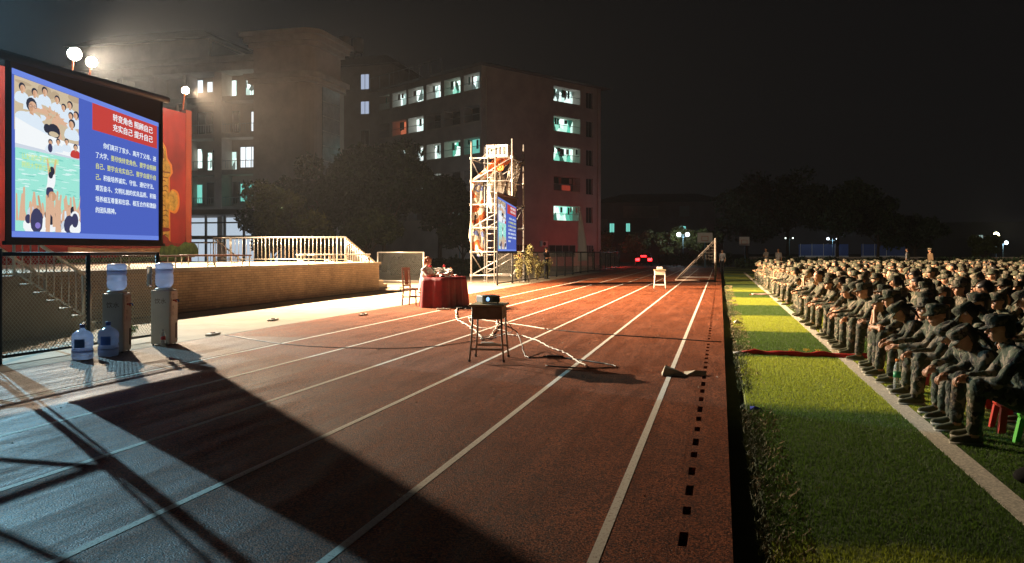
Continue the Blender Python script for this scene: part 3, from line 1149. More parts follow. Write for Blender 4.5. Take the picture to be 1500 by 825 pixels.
# --- building D: low dark block far behind the end of the track
D = empty('far_building', (-19.5, 131, -0.16), 0.06, 'dark low building far behind the end of the track with a few green windows', 'building')
MB().box((0, 0, 0), (20, 12, 9.5)).build('wall', M_WALLB, D)
ro = MB()
ro.add([(-1, -1, 9.5), (21, -1, 9.5), (21, 13, 9.5), (-1, 13, 9.5), (4, 6, 11.2), (16, 6, 11.2)], [(3, 2, 1, 0), (0, 1, 5, 4), (1, 2, 5), (2, 3, 4, 5), (3, 0, 4)])
ro.build('roof', M_ROOF, D)
MB().box((4.5, -0.3, 7.0), (10, -0.02, 8.9)).build('balcony_panel', M_TRIM, D)
for (xa, za, xb, zb, mt) in [(2.3, 4.7, 3.1, 6.2, G_TEAL), (4.9, 4.8, 5.6, 6.2, G_TEAL), (13.2, 4.9, 14.3, 5.7, G_TEAL), (0.4, 4.6, 2.0, 6.9, M_TRIM), (5, 7.2, 6.2, 8.6, M_DARKGLASS), (7.2, 7.2, 8.4, 8.6, M_DARKGLASS),
                             (13.3, 7.2, 14.8, 8.8, M_FRAME), (8, 3.5, 9.2, 5, M_DARKGLASS), (11, 3.5, 12.2, 5, M_DARKGLASS), (16, 3.5, 17.2, 5, M_DARKGLASS)]:
    window(D, xa, xb, za, zb, -0.07, mt, 2)

# --- blue hoarding and low block walls beyond the pitch
M_BLUEPANEL = mat('blue_hoarding', (0.03, 0.08, 0.30), 0.5, var=0.15, vscale=1)
for (xa, xb, Y, lab) in ((14.0, 22.6, 159, 'blue sheet hoarding with white base behind the trees, left stretch'), (25.0, 32.5, 161, 'blue sheet hoarding with white base behind the trees, right stretch')):
    t = empty('blue_hoarding', (xa, Y, -0.16), 0.05, lab, 'hoarding', 'blue hoardings beyond the pitch')
    MB().box((0, 0, 0.9), (xb - xa, 0.08, 3.0)).build('panel', M_BLUEPANEL, t)
    MB().box((0, -0.15, 0), (xb - xa, 0.2, 0.9)).build('base', M_WHITE, t)
    for i in range(int((xb - xa) / 2)):
        MB().tube([(i * 2.0 + 0.3, -0.06, 0.9), (i * 2.0 + 0.3, -0.06, 3.1)], 0.05, 6).build('post', M_WHITE, t)
t = empty('boundary_wall', (3.0, 90, -0.16), 0, 'long low pale wall across the far end of the pitch', 'wall')
MB().box((0, 0, 0), (70, 0.3, 1.0)).build('wall', M_WALLB, t)
MB().box((0, -0.05, 1.003), (70, 0.35, 1.1)).build('coping', M_TRIM, t)

# ================================================================== VEGETATION
M_BARK = mat('bark', (0.10, 0.075, 0.055), 0.95, var=0.3, vscale=8)
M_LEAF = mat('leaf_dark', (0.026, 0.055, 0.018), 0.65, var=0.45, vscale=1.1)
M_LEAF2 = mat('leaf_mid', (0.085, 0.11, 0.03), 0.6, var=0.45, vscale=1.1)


def leaf_cloud(name, parent, m, clumps, n, size, seed, label=None):
    rng = np.random.default_rng(seed)
    c = np.array([q[0] for q in clumps], float)
    r = np.array([q[1] for q in clumps], float)
    vol = r[:, 0] * r[:, 1] * r[:, 2]
    k = rng.choice(len(c), n, p=vol / vol.sum())
    d = rng.normal(size=(n, 3))
    d /= np.linalg.norm(d, axis=1)[:, None]
    rad = rng.uniform(0.25, 1.0, n) ** 0.5 * rng.uniform(0.85, 1.12, n)
    p = c[k] + d * r[k] * rad[:, None]
    u = rng.normal(size=(n, 3))
    u /= np.linalg.norm(u, axis=1)[:, None]
    w = np.cross(u, rng.normal(size=(n, 3)))
    w /= np.linalg.norm(w, axis=1)[:, None]
    s = size * rng.uniform(0.5, 1.3, n)[:, None]
    v = np.stack([p - u * s, p + w * s * 0.45, p + u * s, p - w * s * 0.45], 1)
    me = bpy.data.meshes.new(name)
    me.vertices.add(n * 4)
    me.vertices.foreach_set('co', v.reshape(-1))
    me.loops.add(n * 4)
    me.loops.foreach_set('vertex_index', np.arange(n * 4, dtype=np.int32))
    me.polygons.add(n)
    me.polygons.foreach_set('loop_start', np.arange(0, n * 4, 4, dtype=np.int32))
    me.update(calc_edges=True)
    me.materials.append(m)
    o = bpy.data.objects.new(name, me)
    COL.objects.link(o)
    o.parent = parent
    return o


def tree(x, y, h, rad, label, seed, m=None, n=7000, size=0.22, trunk=0.22, base=0.30, name='broadleaf_tree', group='trees round the sports ground'):
    rg = random.Random(seed)
    t = empty(name, (x, y, -0.16), rg.uniform(0, 6), label, 'tree', group)
    tr = MB()
    top = h * 0.75
    pts = [(0, 0, 0)]
    for i in range(1, 6):
        pts.append((rg.uniform(-.04, .04) * i * rad * 0.3, rg.uniform(-.04, .04) * i * rad * 0.3, top * i / 5))
    tr.tube(pts, [trunk * (1 - 0.16 * i) for i in range(6)], 8)
    cl = []
    nb = 11
    for i in range(nb):
        a = 2 * PI * i / nb + rg.uniform(-.4, .4)
        z0 = h * rg.uniform(base, 0.62)
        rr = rad * rg.uniform(0.35, 0.85)
        z1 = min(h * 0.92, z0 + h * rg.uniform(0.08, 0.3))
        e = (math.cos(a) * rr, math.sin(a) * rr, z1)
        mid = (e[0] * 0.5, e[1] * 0.5, (z0 * 0.45 + z1 * 0.55))
        tr.tube([(0, 0, z0 * 0.8), mid, e], [trunk * 0.4, trunk * 0.25, trunk * 0.08], 6)
        q = rad * rg.uniform(0.26, 0.48)
        cl.append((e, (q, q, q * rg.uniform(0.6, 0.9))))
    for i in range(9):
        a = rg.uniform(0, 2 * PI)
        rr = rad * rg.uniform(0.0, 0.55)
        q = rad * rg.uniform(0.22, 0.40)
        cl.append(((math.cos(a) * rr, math.sin(a) * rr, h * rg.uniform(0.5, 0.93) - q * 0.3), (q, q, q * 0.8)))
    tr.build('trunk', M_BARK, t, smooth=True)
    leaf_cloud('crown', t, m or M_LEAF, cl, n, size, seed)
    return t


tree(-23.5, 55, 10.6, 3.9, 'tall dark tree directly left of the scaffold in front of the brown dormitory', 1, n=11000)
tree(-27.0, 53, 8.6, 3.3, 'dark tree with its top below the corner tower of the dormitory', 2, n=9000)
tree(-20.3, 58, 7.6, 2.8, 'smaller dark tree just behind the left posts of the scaffold', 3, n=7000)
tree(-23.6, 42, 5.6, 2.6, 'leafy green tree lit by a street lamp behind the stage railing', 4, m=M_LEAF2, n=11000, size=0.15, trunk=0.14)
tree(-25.9, 44, 5.0, 2.0, 'low bushy tree left of the lamp-lit one behind the stage', 5, m=M_LEAF, n=7000, size=0.15, trunk=0.12)
tree(-19.4, 43, 4.2, 2.0, 'low dark tree behind the sloping end of the stage railing', 6, m=M_LEAF, n=6000, size=0.14, trunk=0.12)
tree(-16.6, 52, 4.6, 1.7, 'small dark tree seen through the left half of the scaffold', 16, m=M_LEAF, n=4500, size=0.14, trunk=0.10)
far_tr = [(3.4, 113, 11.0, 5.4, 'dark rounded tree right of the goal, leftmost of the big far group'), (8.8, 116, 13.0, 5.6, 'tallest tree in the middle of the dark far group'),
          (14.8, 114, 11.6, 5.4, 'broad dark tree right of the tallest one in the far group'), (20.4, 118, 9.0, 4.6, 'dark tree with a low spreading crown in front of the blue hoarding'),
          (25.6, 121, 6.6, 3.8, 'last low tree at the right end of the far group'), (-2.2, 104, 4.8, 2.3, 'small green tree beside the double street lamp at the end of the track'),
          (-9.6, 101, 4.6, 2.0, 'small green tree behind the parked car'), (-14.2, 100, 4.2, 2.0, 'bushy green tree near the corner of the brown dormitory'),
          (-6.0, 103, 4.6, 2.2, 'low bushy tree between the car and the street lamp'), (36.2, 128, 4.2, 2.0, 'small greenish tree beside the bright lamps at far right')]
for i, (x, y, h, r_, lab) in enumerate(far_tr):
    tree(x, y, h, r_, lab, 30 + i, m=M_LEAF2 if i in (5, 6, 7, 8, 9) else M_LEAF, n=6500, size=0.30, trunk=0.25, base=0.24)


def hedge(x0, x1, y, h, label, seed, n=5000):
    t = empty('hedge', ((x0 + x1) / 2, y, -0.16), 0, label, 'hedge', 'hedges beyond the pitch')
    L = (x1 - x0) / 2
    rg = random.Random(seed)
    st = MB()
    for i in range(int(L * 2 / 1.2)):
        xx = -L + i * 1.2 + 0.5
        st.tube([(xx, 0, 0), (xx + rg.uniform(-.1, .1), 0, h * 0.8)], 0.03, 5)
    st.build('stem', M_BARK, t)
    cl = [((-L + (i + 0.5) * 2 * L / 26, rg.uniform(-.2, .2), h * 0.5), (L / 17, 0.6, h * rg.uniform(0.42, 0.58))) for i in range(26)]
    leaf_cloud('foliage', t, M_LEAF, cl, n, 0.16, seed)


hedge(1.5, 34, 80.5 - 3, 1.15, 'long dark clipped hedge beyond the seated crowd', 51, 9000)
hedge(-6.5, 1.2, 90.3, 1.5, 'dark hedge behind the goal at the end of the track', 52, 3500)
hedge(-20.0, -12.5, 48, 1.3, 'dark hedge behind the speaker and the scaffold', 53, 4000)


def vine(x, y, h, label, seed):
    rg = random.Random(seed)
    t = empty('climbing_plant', (x, y, 0), 0, label, 'plant', 'climbing plants on the track fence')
    s = MB()
    cl = []
    for i in range(5):
        e = (rg.uniform(-.15, .15), rg.uniform(-.6, .6), h * rg.uniform(.6, 1.0))
        s.tube([(0, rg.uniform(-.2, .2), 0), (e[0] * .5, e[1] * .4, h * .4), e], 0.012, 5)
        cl.append((e, (0.2, 0.3, 0.2)))
        cl.append(((e[0] * .5, e[1] * .5, h * rg.uniform(.25, .6)), (0.16, 0.26, 0.28)))
    s.build('stem', M_BARK, t)
    leaf_cloud('foliage', t, mat('vine_leaf', (0.24, 0.22, 0.08), 0.6, var=0.5, vscale=3), cl, 900, 0.05, seed)


vine(-9.1, 37.2, 1.35, 'yellowish climbing plant on the fence just right of the ladder under the small screen', 61)
vine(-9.1, 39.2, 1.65, 'taller yellowish climbing plant on the fence right of the small screen', 62)
vine(-9.1, 41.2, 1.1, 'low climbing plant on the fence left of the standing man', 63)
vine(-9.1, 43.3, 1.0, 'dim climbing plant on the fence behind the standing man', 64)
# small green weed by the steps
t = empty('wild_plant', (-9.9, 12.0, 0), 0, 'small bright green weed at the foot of the steps behind the chain link', 'plant')
MB().tube([(0, 0, 0), (0.02, 0, 0.12)], 0.006, 5).build('stem', M_BARK, t)
leaf_cloud('foliage', t, mat('fresh_leaf', (0.14, 0.26, 0.04), 0.6), [((0, 0, .12), (.18, .18, .10))], 160, 0.05, 66)

# ================================================================== LAMPS
E_WARM = emat('floodlight_face_warm', (1.0, 0.84, 0.62), 400)
E_WARM2 = emat('floodlight_face_orange', (1.0, 0.80, 0.52), 250)
E_COOL = emat('floodlight_face_cool', (0.6, 0.85, 1.0), 40)


def floodlight(x, y, z, m, label, aim, scale=1.0):
    t = empty('floodlight', (x, y, z), 0, label, 'floodlight', 'floodlights along the top of the backdrop')
    v = Vector(aim) - Vector((x, y, z))
    q = v.to_track_quat('-Z', 'Y').to_matrix().to_4x4()
    s = scale
    q3 = q.to_3x3()
    MB().lathe((0, 0, 0), [(.34 * s, -.01), (.36 * s, .02), (.30 * s, .12 * s), (.16 * s, .22 * s), (.05 * s, .25 * s)], 24, M=q3).build('housing', M_GALV, t, smooth=True)
    MB().lathe((0, 0, 0), [(.32 * s, -.022), (.33 * s, -.012)], 24, M=q3).build('lens', m, t)
    br = MB()
    br.tube([(-0.12, 0, -0.75), (-0.05, 0, -0.2), (0, 0, 0.02)], 0.035, 6)
    br.build('bracket', mat('orange_paint', (0.55, 0.13, 0.03), 0.5), t)
    return t


floodlight(-20.52, 22.50, 7.95, E_WARM, 'left one of two dazzling white floodlights above the big projection screen', (0, 0, 1.5), 0.62)
floodlight(-20.30, 23.0, 7.78, E_WARM, 'right one of two dazzling white floodlights above the big projection screen', (0, 0, 1.5), 0.5)
floodlight(-20.52, 28.25, 7.85, E_WARM2, 'smaller bright floodlight on the right end of the red backdrop', (0, 0, 1.5), 0.42)
floodlight(-20.52, 16.4, 7.95, E_COOL, 'cool white floodlight on the backdrop left of the picture', (-4, 5, 0), 1.0)


def street_lamp(x, y, h, label, power, color, heads=2, span=0.5, rz=0.0, es=25, hr=0.16):
    t = empty('street_lamp', (x, y, -0.16), rz, label, 'street lamp', 'street lamps around the sports ground')
    h += 0.16
    MB().tube([(0, 0, 0), (0, 0, h * 0.5), (0, 0, h - 0.05)], [0.07, 0.05, 0.035], 8).build('pole', mat('lamp_pole_blue', (0.16, 0.30, 0.36), 0.5), t, smooth=True)
    em = emat('lamp_glow_%d_%d' % (int(color[0] * 10), int(color[2] * 10)), color, es)
    for i in range(heads):
        sx = (i - (heads - 1) / 2) * 2 * span if heads > 1 else 0
        if heads > 1:
            MB().tube([(0, 0, h - 0.35), (sx * 0.6, 0, h - 0.22), (sx, 0, h - 0.14)], 0.02, 6).build('arm', MATS['lamp_pole_blue'], t)
        g = MB()
        g.ell((sx, 0, h), (hr, hr, hr), seg=12, rings=8)
        g.build('globe', em, t, smooth=True)
        MB().lathe((sx, 0, h - hr - 0.02), [(0.03, -0.04), (0.09, 0.0), (0.06, 0.03)], 10).build('socket', M_BLACKMETAL, t)
    if power:
        point('street_lamp_light', (x, y, h + 0.25), power, color, 0.3)
    return t


street_lamp(-4.26, 99, 3.5, 'twin-globe white street lamp behind the goal at the end of the track', 260, (0.85, 0.95, 1.0), hr=0.26, es=6)
street_lamp(18.6, 149, 3.7, 'small twin street lamp in front of the blue hoarding', 260, (0.75, 0.9, 1.0), span=0.75, hr=0.2, es=9)
street_lamp(11.4, 147, 3.8, 'faint twin street lamp under the tallest dark trees', 60, (0.85, 1.0, 0.85), span=0.6, hr=0.13, es=3)
street_lamp(-23.1, 71.5, 4.1, 'twin-globe street lamp left of the scaffold in front of the brown dormitory', 400, (0.85, 0.95, 1.0), span=0.42, hr=0.24, es=8)
street_lamp(39.2, 133.8, 3.9, 'dazzling yellowish lamp on a tall pole at far right', 700, (1.0, 0.85, 0.45), heads=1, hr=0.42, es=30)
street_lamp(40.3, 134.5, 2.8, 'small bluish-white twin lamp right of the dazzling yellow one', 300, (0.8, 0.85, 1.0), span=0.42, hr=0.27, es=10)
street_lamp(36.9, 133.3, 1.7, 'lowest little white lamp left of the bright lamps at far right', 60, (0.9, 0.85, 1.0), heads=1, hr=0.18, es=8)
street_lamp(-24.2, 42.6, 3.9, 'small street lamp half hidden in the leafy tree behind the stage', 1500, (0.95, 1.0, 0.8), heads=1, hr=0.10, es=12)
# red glow on the wall comes from an added point light beside the car

# far right lit block
F = empty('distant_block', (33.5, 165, -0.16), 0, 'very dim distant block with scattered small lit windows at far right', 'building')
MB().box((0, 0, 0), (28, 10, 7)).build('wall', mat('far_wall', (0.05, 0.05, 0.05), 0.9), F)
for (xa, za, w_, hh) in ((11.8, 5.0, 0.9, 0.9), (14.5, 6.0, 0.5, 0.6), (13.6, 3.6, 0.5, 0.7), (12.0, 4.9, 0.3, 0.4), (21.3, 2.4, 0.7, 0.9)):
    window(F, xa, xa + w_, za - 1.2, za + hh - 1.2, -0.06, emat('far_window', (0.55, 0.75, 0.7), 0.45), 2)

# ================================================================== BACKDROP
bd = empty('backdrop_billboard', (-20.8, 29.0, 1.07), 0, 'tall red stage backdrop painted with a gold ornamental column and a tiled roof', 'billboard')
M_REDB = mat('backdrop_print_red', (0.42, 0.026, 0.018), 0.7, var=0.5, vscale=0.35, detail=3)
MB().box((-0.25, -27, 0), (0, -0.35, 5.95)).build('panel', M_REDB, bd)
MB().box((-0.28, -0.349, 0), (0.02, 0, 6.1)).build('edge_frame', mat('backdrop_edge', (0.5, 0.10, 0.05), 0.6), bd)
for i in range(8):
    MB().tube([(-0.35, -0.4 - i * 3.7, 0), (-0.35, -0.4 - i * 3.7, 6.3)], 0.06, 6).build('back_post', M_GALV, bd)
    MB().tube([(-0.35, -0.4 - i * 3.7, 4.8), (-2.2, -0.4 - i * 3.7, 0.03)], 0.05, 6).build('brace', M_GALV, bd)
M_GOLD = mat('backdrop_print_gold', (0.62, 0.42, 0.08), 0.7, var=0.5, vscale=4.0)
M_GLOW = mat('backdrop_print_halo', (0.85, 0.33, 0.05), 0.7, var=0.2, vscale=2)


def flat(mb, pts, x, mi=0):
    mb.add([(x, p[0], p[1]) for p in pts], [tuple(range(len(pts)))], mi)


def smooth_outline(pts, k=5):
    out = []
    n = len(pts)
    for i in range(n):
        p0, p1, p2, p3 = [Vector((*pts[(i + j - 1) % n], 0)) for j in range(4)]
        for s in range(k):
            t_ = s / k
            q = 0.5 * ((2 * p1) + (-p0 + p2) * t_ + (2 * p0 - 5 * p1 + 4 * p2 - p3) * t_ ** 2 + (-p0 + 3 * p1 - 3 * p2 + p3) * t_ ** 3)
            out.append((q.x, q.y))
    return out


cx = -1.75   # column centre along the panel
col_out = [(cx - .34, 0.45), (cx + .36, 0.45), (cx + .33, 2.9), (cx + .33, 3.25), (cx + .47, 3.45), (cx + .42, 3.75), (cx + .22, 3.98), (cx + .16, 4.35), (cx - .05, 4.62), (cx - .2, 4.3), (cx - .22, 3.98), (cx - .44, 3.75), (cx - .47, 3.45), (cx - .33, 3.2), (cx - .33, 2.9)]
halo = [((p[0] - cx) * 1.28 + cx, (p[1] - 2.4) * 1.035 + 2.4) for p in col_out]
h_ = MB()
flat(h_, halo, 0.004)
hw = smooth_outline([(cx - .9, 2.9), (cx - .5, 2.55), (cx - .3, 2.2), (cx + .3, 2.0), (cx + .75, 1.9), (cx + 1.0, 2.2), (cx + .95, 2.7), (cx + .6, 2.85), (cx + .3, 2.7), (cx - .3, 3.0), (cx - .7, 3.25)])
flat(h_, hw, 0.0045)
h_.build('column_halo', M_GLOW, bd)
c_ = MB()
flat(c_, col_out, 0.009)
cw = [((p[0] - cx) * 0.88 + cx, (p[1] - 2.5) * 0.84 + 2.5) for p in hw]
flat(c_, cw, 0.0093)
c_.build('painted_column', M_GOLD, bd)
d_ = MB()
for i in range(16):
    z = 0.6 + i * 0.19
    o_ = 0.28 * math.sin(i * 1.2)
    flat(d_, smooth_outline([(cx + o_ * .5 - .2, z), (cx + o_ * .5 + .05, z + .05), (cx + o_ * .5 + .2, z), (cx + o_ * .5 + .05, z + .10)], 3), 0.014)
flat(d_, [(cx - .42, 3.44), (cx + .42, 3.44), (cx + .42, 3.50), (cx - .42, 3.50)], 0.014)
flat(d_, [(cx - .3, 3.24), (cx + .3, 3.24), (cx + .3, 3.28), (cx - .3, 3.28)], 0.014)
flat(d_, [(cx - .12, 3.99), (cx + .1, 3.99), (cx + .05, 4.35), (cx - .1, 4.45)], 0.014)
d_.build('column_carving', mat('backdrop_print_brown', (0.22, 0.10, 0.03), 0.8), bd)
rf = MB()
for (z, w_) in ((0.55, 2.6), (1.15, 1.9)):
    flat(rf, smooth_outline([(-6.5, z), (-3.6 + w_ - .2, z), (-3.6 + w_ + .3, z + .16), (-3.6 + w_ - .3, z + .22), (-3.6 + w_ - 1.1, z + .55), (-6.5, z + .62)], 4), 0.019)
rf.build('painted_roof', mat('backdrop_print_roof', (0.30, 0.03, 0.02), 0.7, var=0.3, vscale=6), bd)
rf = MB()
flat(rf, [(-6.5, 0.28), (-1.3, 0.28), (-1.3, 0.54), (-6.5, 0.54)], 0.0165)
flat(rf, [(-6.5, 1.13), (-2.0, 1.13), (-2.0, 1.19), (-6.5, 1.19)], 0.022)
rf.build('painted_eaves', mat('backdrop_print_cream', (0.62, 0.36, 0.2), 0.7, var=0.2, vscale=4), bd)
gr = MB()
rg = random.Random(4)
for i in range(9):
    yy = -1.7 + i * 0.22
    rr = rg.uniform(.22, .42)
    flat(gr, [(yy + rr * math.cos(a * PI / 7), 0.35 + rr * (1.1 if a < 8 else 0.5) * math.sin(a * PI / 7)) for a in range(14)], 0.026 + 0.0006 * i)
flat(gr, [(-7, 0.02), (-0.4, 0.02), (-0.4, 0.26), (-7, 0.14)], 0.024)
gr.build('painted_shrubs', mat('backdrop_print_green', (0.12, 0.20, 0.05), 0.8, var=0.5, vscale=5), bd)

# ================================================================== PROJECTION SCREENS
E_BLUE = emat('slide_blue', (0.075, 0.125, 0.52), 1.0)
E_BLUE2 = emat('slide_light_blue', (0.16, 0.25, 0.75), 1.0)
E_REDP = emat('slide_red', (0.56, 0.055, 0.045), 1.0)
E_TXT = emat('slide_text_white', (0.85, 0.95, 1.0), 1.0)
E_YEL = emat('slide_text_yellow', (0.72, 0.74, 0.22), 1.0)
P = {k: emat('slide_' + k, c, 1.0) for k, c in dict(beige=(0.62, 0.50, 0.34), white=(0.90, 0.93, 0.95), shirt=(0.72, 0.82, 0.92), skin=(0.62, 0.34, 0.2), face=(0.72, 0.45, 0.3), hair=(0.03, 0.03, 0.05), lake=(0.35, 0.80, 0.68), lake2=(0.55, 0.88, 0.80),
                                                  foam=(0.70, 0.93, 0.90), dark=(0.05, 0.05, 0.12), red=(0.6, 0.05, 0.08), yellow=(0.70, 0.80, 0.15), violet=(0.25, 0.2, 0.6), wall2=(0.50, 0.38, 0.25), shade=(0.62, 0.68, 0.78), lake3=(0.22, 0.66, 0.56)).items()}


def slide(parent, W, H, full=True):
    """everything is laid on the sheet: y from 0 to W, z from 0 to H, facing +X"""
    def poly(name, m, shapes, x):
        mb = MB()
        for s_ in shapes:
            flat(mb, s_, x)
        return mb.build(name, m, parent)

    def ov(cx_, cz_, a, b, n=12, rot=0.0):
        b *= .74
        out = []
        for i in range(n):
            an = 2 * PI * i / n
            px_, pz_ = a * math.cos(an), b * math.sin(an)
            y_ = (cx_ + px_ * math.cos(rot) - pz_ * math.sin(rot)) * W
            z_ = (cz_ + (px_ * math.sin(rot) + pz_ * math.cos(rot)) * W / H) * H
            out.append((min(max(y_, .012 * W), .398 * W), min(max(z_, .037 * H), .962 * H)))
        return out

    def rc(u0, v0, u1, v1):
        return [(u0 * W, v0 * H), (u1 * W, v0 * H), (u1 * W, v1 * H), (u0 * W, v1 * H)]
    poly('slide_background', E_BLUE, [rc(0, 0, 1, 1)], 0.002)
    poly('slide_edge', E_BLUE2, [rc(0, 0.965, 1, 0.999)], 0.004)
    poly('slide_edge', E_BLUE2, [rc(0, 0.001, 1, 0.035)], 0.004)
    poly('title_band', E_REDP, [rc(0.49, 0.775, 0.985, 0.965)], 0.006)
    # the two photographs on the slide: one flat picture, painted back to front
    rg_ = random.Random(11)
    ph = MB()
    keys = list(P)
    depth = [0.0060]

    def paint(key, *shapes):
        depth[0] += 0.00012
        for sh_ in shapes:
            pts_ = [(min(max(a, .012 * W), .398 * W), min(max(b, .037 * H), .962 * H)) for a, b in sh_]
            flat(ph, pts_, depth[0], keys.index(key))

    def q4(*p):
        return [(p[i] * W, p[i + 1] * H) for i in range(0, len(p), 2)]

    def person_at(u, v, r, shirt='shirt', turn=0.0):
        paint(shirt, smooth_outline(q4(u - 2.3 * r, v - 5.2 * r, u - 2.1 * r, v - 2.4 * r, u - .7 * r, v - 1.35 * r, u + .7 * r, v - 1.35 * r, u + 2.1 * r, v - 2.4 * r, u + 2.3 * r, v - 5.2 * r), 3))
        paint('skin', q4(u - .4 * r, v - 1.9 * r, u - .4 * r, v - .6 * r, u + .4 * r, v - .6 * r, u + .4 * r, v - 1.9 * r))
        paint('hair', ov(u, v + .35 * r, r * 1.12, r * 1.62))
        paint('face', ov(u + turn * r, v - .15 * r, r * .86, r * 1.35))
        if r > .025:
          paint('dark', ov(u - .35 * r + turn * r, v + .05 * r, r * .14, r * .12, 6), ov(u + .35 * r + turn * r, v + .05 * r, r * .14, r * .12, 6))
        paint('skin', ov(u + (turn - .35) * r, v - .2 * r, r * .42, r * 1.05))

    def arm(u0_, v0_, u1_, v1_, w0, w1, key='face'):
        d_ = Vector(((u1_ - u0_) * W, (v1_ - v0_) * H))
        n_ = Vector((-d_.y, d_.x)).normalized()
        a, b = Vector((u0_ * W, v0_ * H)), Vector((u1_ * W, v1_ * H))
        paint(key, [tuple(a - n_ * w0 * W), tuple(b - n_ * w1 * W), tuple(b + d_.normalized() * w1 * W), tuple(b + n_ * w1 * W), tuple(a + n_ * w0 * W)])

    paint('beige', rc(0.012, 0.64, 0.398, 0.962))
    for _ in range(9):
        paint('wall2', ov(rg_.uniform(.03, .38), rg_.uniform(.86, .95), rg_.uniform(.02, .06), rg_.uniform(.01, .04)))
    for (u, v, r, t_) in ((.185, .925, .016, .1), (.055, .90, .017, .2), (.125, .895, .016, .2), (.26, .90, .015, -.1), (.34, .89, .016, -.2), (.38, .835, .016, -.3), (.30, .862, .014, -.2), (.345, .82, .015, -.2)):
        person_at(u, v, r, turn=t_)
    for a in ((.06, .80, .20, .79, .014, .008), (.13, .83, .21, .80, .011, .007), (.19, .86, .222, .81, .010, .007), (.26, .84, .235, .80, .009, .006), (.30, .81, .25, .79, .010, .007), (.34, .78, .255, .775, .010, .007), (.37, .75, .26, .76, .012, .008), (.16, .75, .215, .77, .012, .008)):
        arm(*a)
        arm(a[0], a[1], a[0] * .6 + a[2] * .4, a[1] * .6 + a[3] * .4, a[4] * 1.35, a[5] * 1.4, 'shirt')
    for _ in range(16):
        paint(rg_.choice(('face', 'skin', 'skin', 'beige')), ov(.232 + rg_.uniform(-.025, .025), .785 + rg_.uniform(-.03, .03), rg_.uniform(.005, .010), rg_.uniform(.005, .009), 7, rot=rg_.uniform(0, 3)))
    person_at(.35, .765, .019, turn=-.2)
    person_at(.105, .805, .028, turn=.25)
    paint('dark', ov(.100, .807, .010, .009, 8), ov(.126, .807, .010, .009, 8))
    paint('face', ov(.100, .807, .0075, .0065, 8), ov(.126, .807, .0075, .0065, 8))
    paint('shirt', smooth_outline(q4(.012, .64, .012, .73, .05, .76, .10, .757, .16, .73, .20, .69, .22, .64), 3))
    arm(.22, .64, .238, .765, .017, .010)
    arm(.275, .64, .25, .76, .015, .009)
    paint('hair', ov(.235, .685, .040, .052), ov(.195, .695, .02, .03))
    paint('beige', ov(.236, .668, .03, .018))
    paint('white', q4(.012, .53, .398, .53, .398, .635, .30, .640, .20, .655, .10, .685, .012, .715))
    paint('shade', q4(.012, .53, .398, .53, .398, .545, .012, .56))
    for (u, v, r, k_) in ((.215, .61, .012, 'shirt'), (.262, .625, .012, 'shirt'), (.315, .64, .012, 'shirt'), (.372, .615, .013, 'red')):
        person_at(u, v, r, k_)
    paint('dark', ov(.213, .575, .014, .03))
    # lower photograph: tossing a friend by the lake
    paint('lake', rc(0.012, 0.037, 0.398, 0.535))
    for _ in range(90):
        paint(rg_.choice(('foam', 'lake2', 'lake3', 'foam')), ov(rg_.uniform(.02, .39), rg_.uniform(.26, .53), rg_.uniform(.008, .035), rg_.uniform(.002, .006), 8))
    arm(.205, .40, .192, .50, .009, .005)
    arm(.228, .40, .244, .505, .009, .005)
    paint('white', smooth_outline(q4(.198, .405, .192, .35, .188, .315, .225, .312, .24, .36, .236, .41), 3))
    paint('hair', ov(.219, .428, .017, .030), ov(.212, .400, .014, .022))
    paint('dark', smooth_outline(q4(.190, .318, .185, .27, .20, .235, .225, .26, .226, .315), 3))
    paint('skin', smooth_outline(q4(.205, .29, .20, .25, .23, .235, .245, .27, .23, .295), 3))
    for i_ in range(26):
        u = .02 + i_ * .0148 + rg_.uniform(-.006, .006)
        arm(u, .10, u + rg_.uniform(-.03, .035), rg_.uniform(.17, .30), .010, .0055, rg_.choice(('face', 'face', 'skin')))
    for i_ in range(20):
        u, v = rg_.uniform(.02, .39), rg_.uniform(.06, .17)
        paint(rg_.choice(('white', 'shirt', 'shade')), ov(u, v - .02, .03, .045, 9))
        if rg_.random() < .7:
            paint('hair' if rg_.random() < .6 else 'dark', ov(u, v + .02, .018, .030, 9))
        if rg_.random() < .6:
            arm(u + .02, v - .02, u + rg_.uniform(.0, .03), v + .11, .011, .006)
    for (u, v, a, b) in ((.125, .10, .036, .085), (.325, .085, .036, .07), (.36, .12, .022, .05)):
        paint('white', ov(u, v - .06, a * 1.6, b * .8))
        paint('dark', ov(u, v, a, b))
    paint('violet', ov(.132, .075, .016, .020))
    arm(.255, .037, .245, .25, .018, .009)
    arm(.19, .037, .20, .20, .013, .008)
    ph.build('slide_photographs', [P[k] for k in keys], parent)

    def tx(s, size, name, m, u, v, **kw):
        M = Matrix.Translation((0.040, u * W, v * H)) @ FACE_PX
        return text_mesh(s, size, name, m, parent, M, **kw)
    if full:
        tx('转变角色 照顾自己', H * 0.058, 'title_text', E_TXT, 0.62, 0.885, dbl=.006, xscale=.86)
        tx('充实自己 提升自己', H * 0.058, 'title_text', E_TXT, 0.62, 0.810, dbl=.006, xscale=.86)
        L = ['　　你们离开了家乡、离开了父母、进', '了大学、', '', '己。积极培养诚实、守信、遵纪守法、', '艰苦奋斗、文明礼貌的优良品质、积极', '培养相互尊重和包容、相互合作和激励', '的团队精神。']
        Yl = ['', '　　　　要尽快转变角色、要学会照顾', '自己、要学会充实自己、要学会提升自', '己。']
        sz = H * 0.0455
        for i, s in enumerate(L):
            if i == 3:
                s = '　　' + s[2:]
            if s:
                tx(s, sz, 'body_text', E_TXT, 0.497, 0.66 - 0.0785 * i, dbl=.004, xscale=.79)
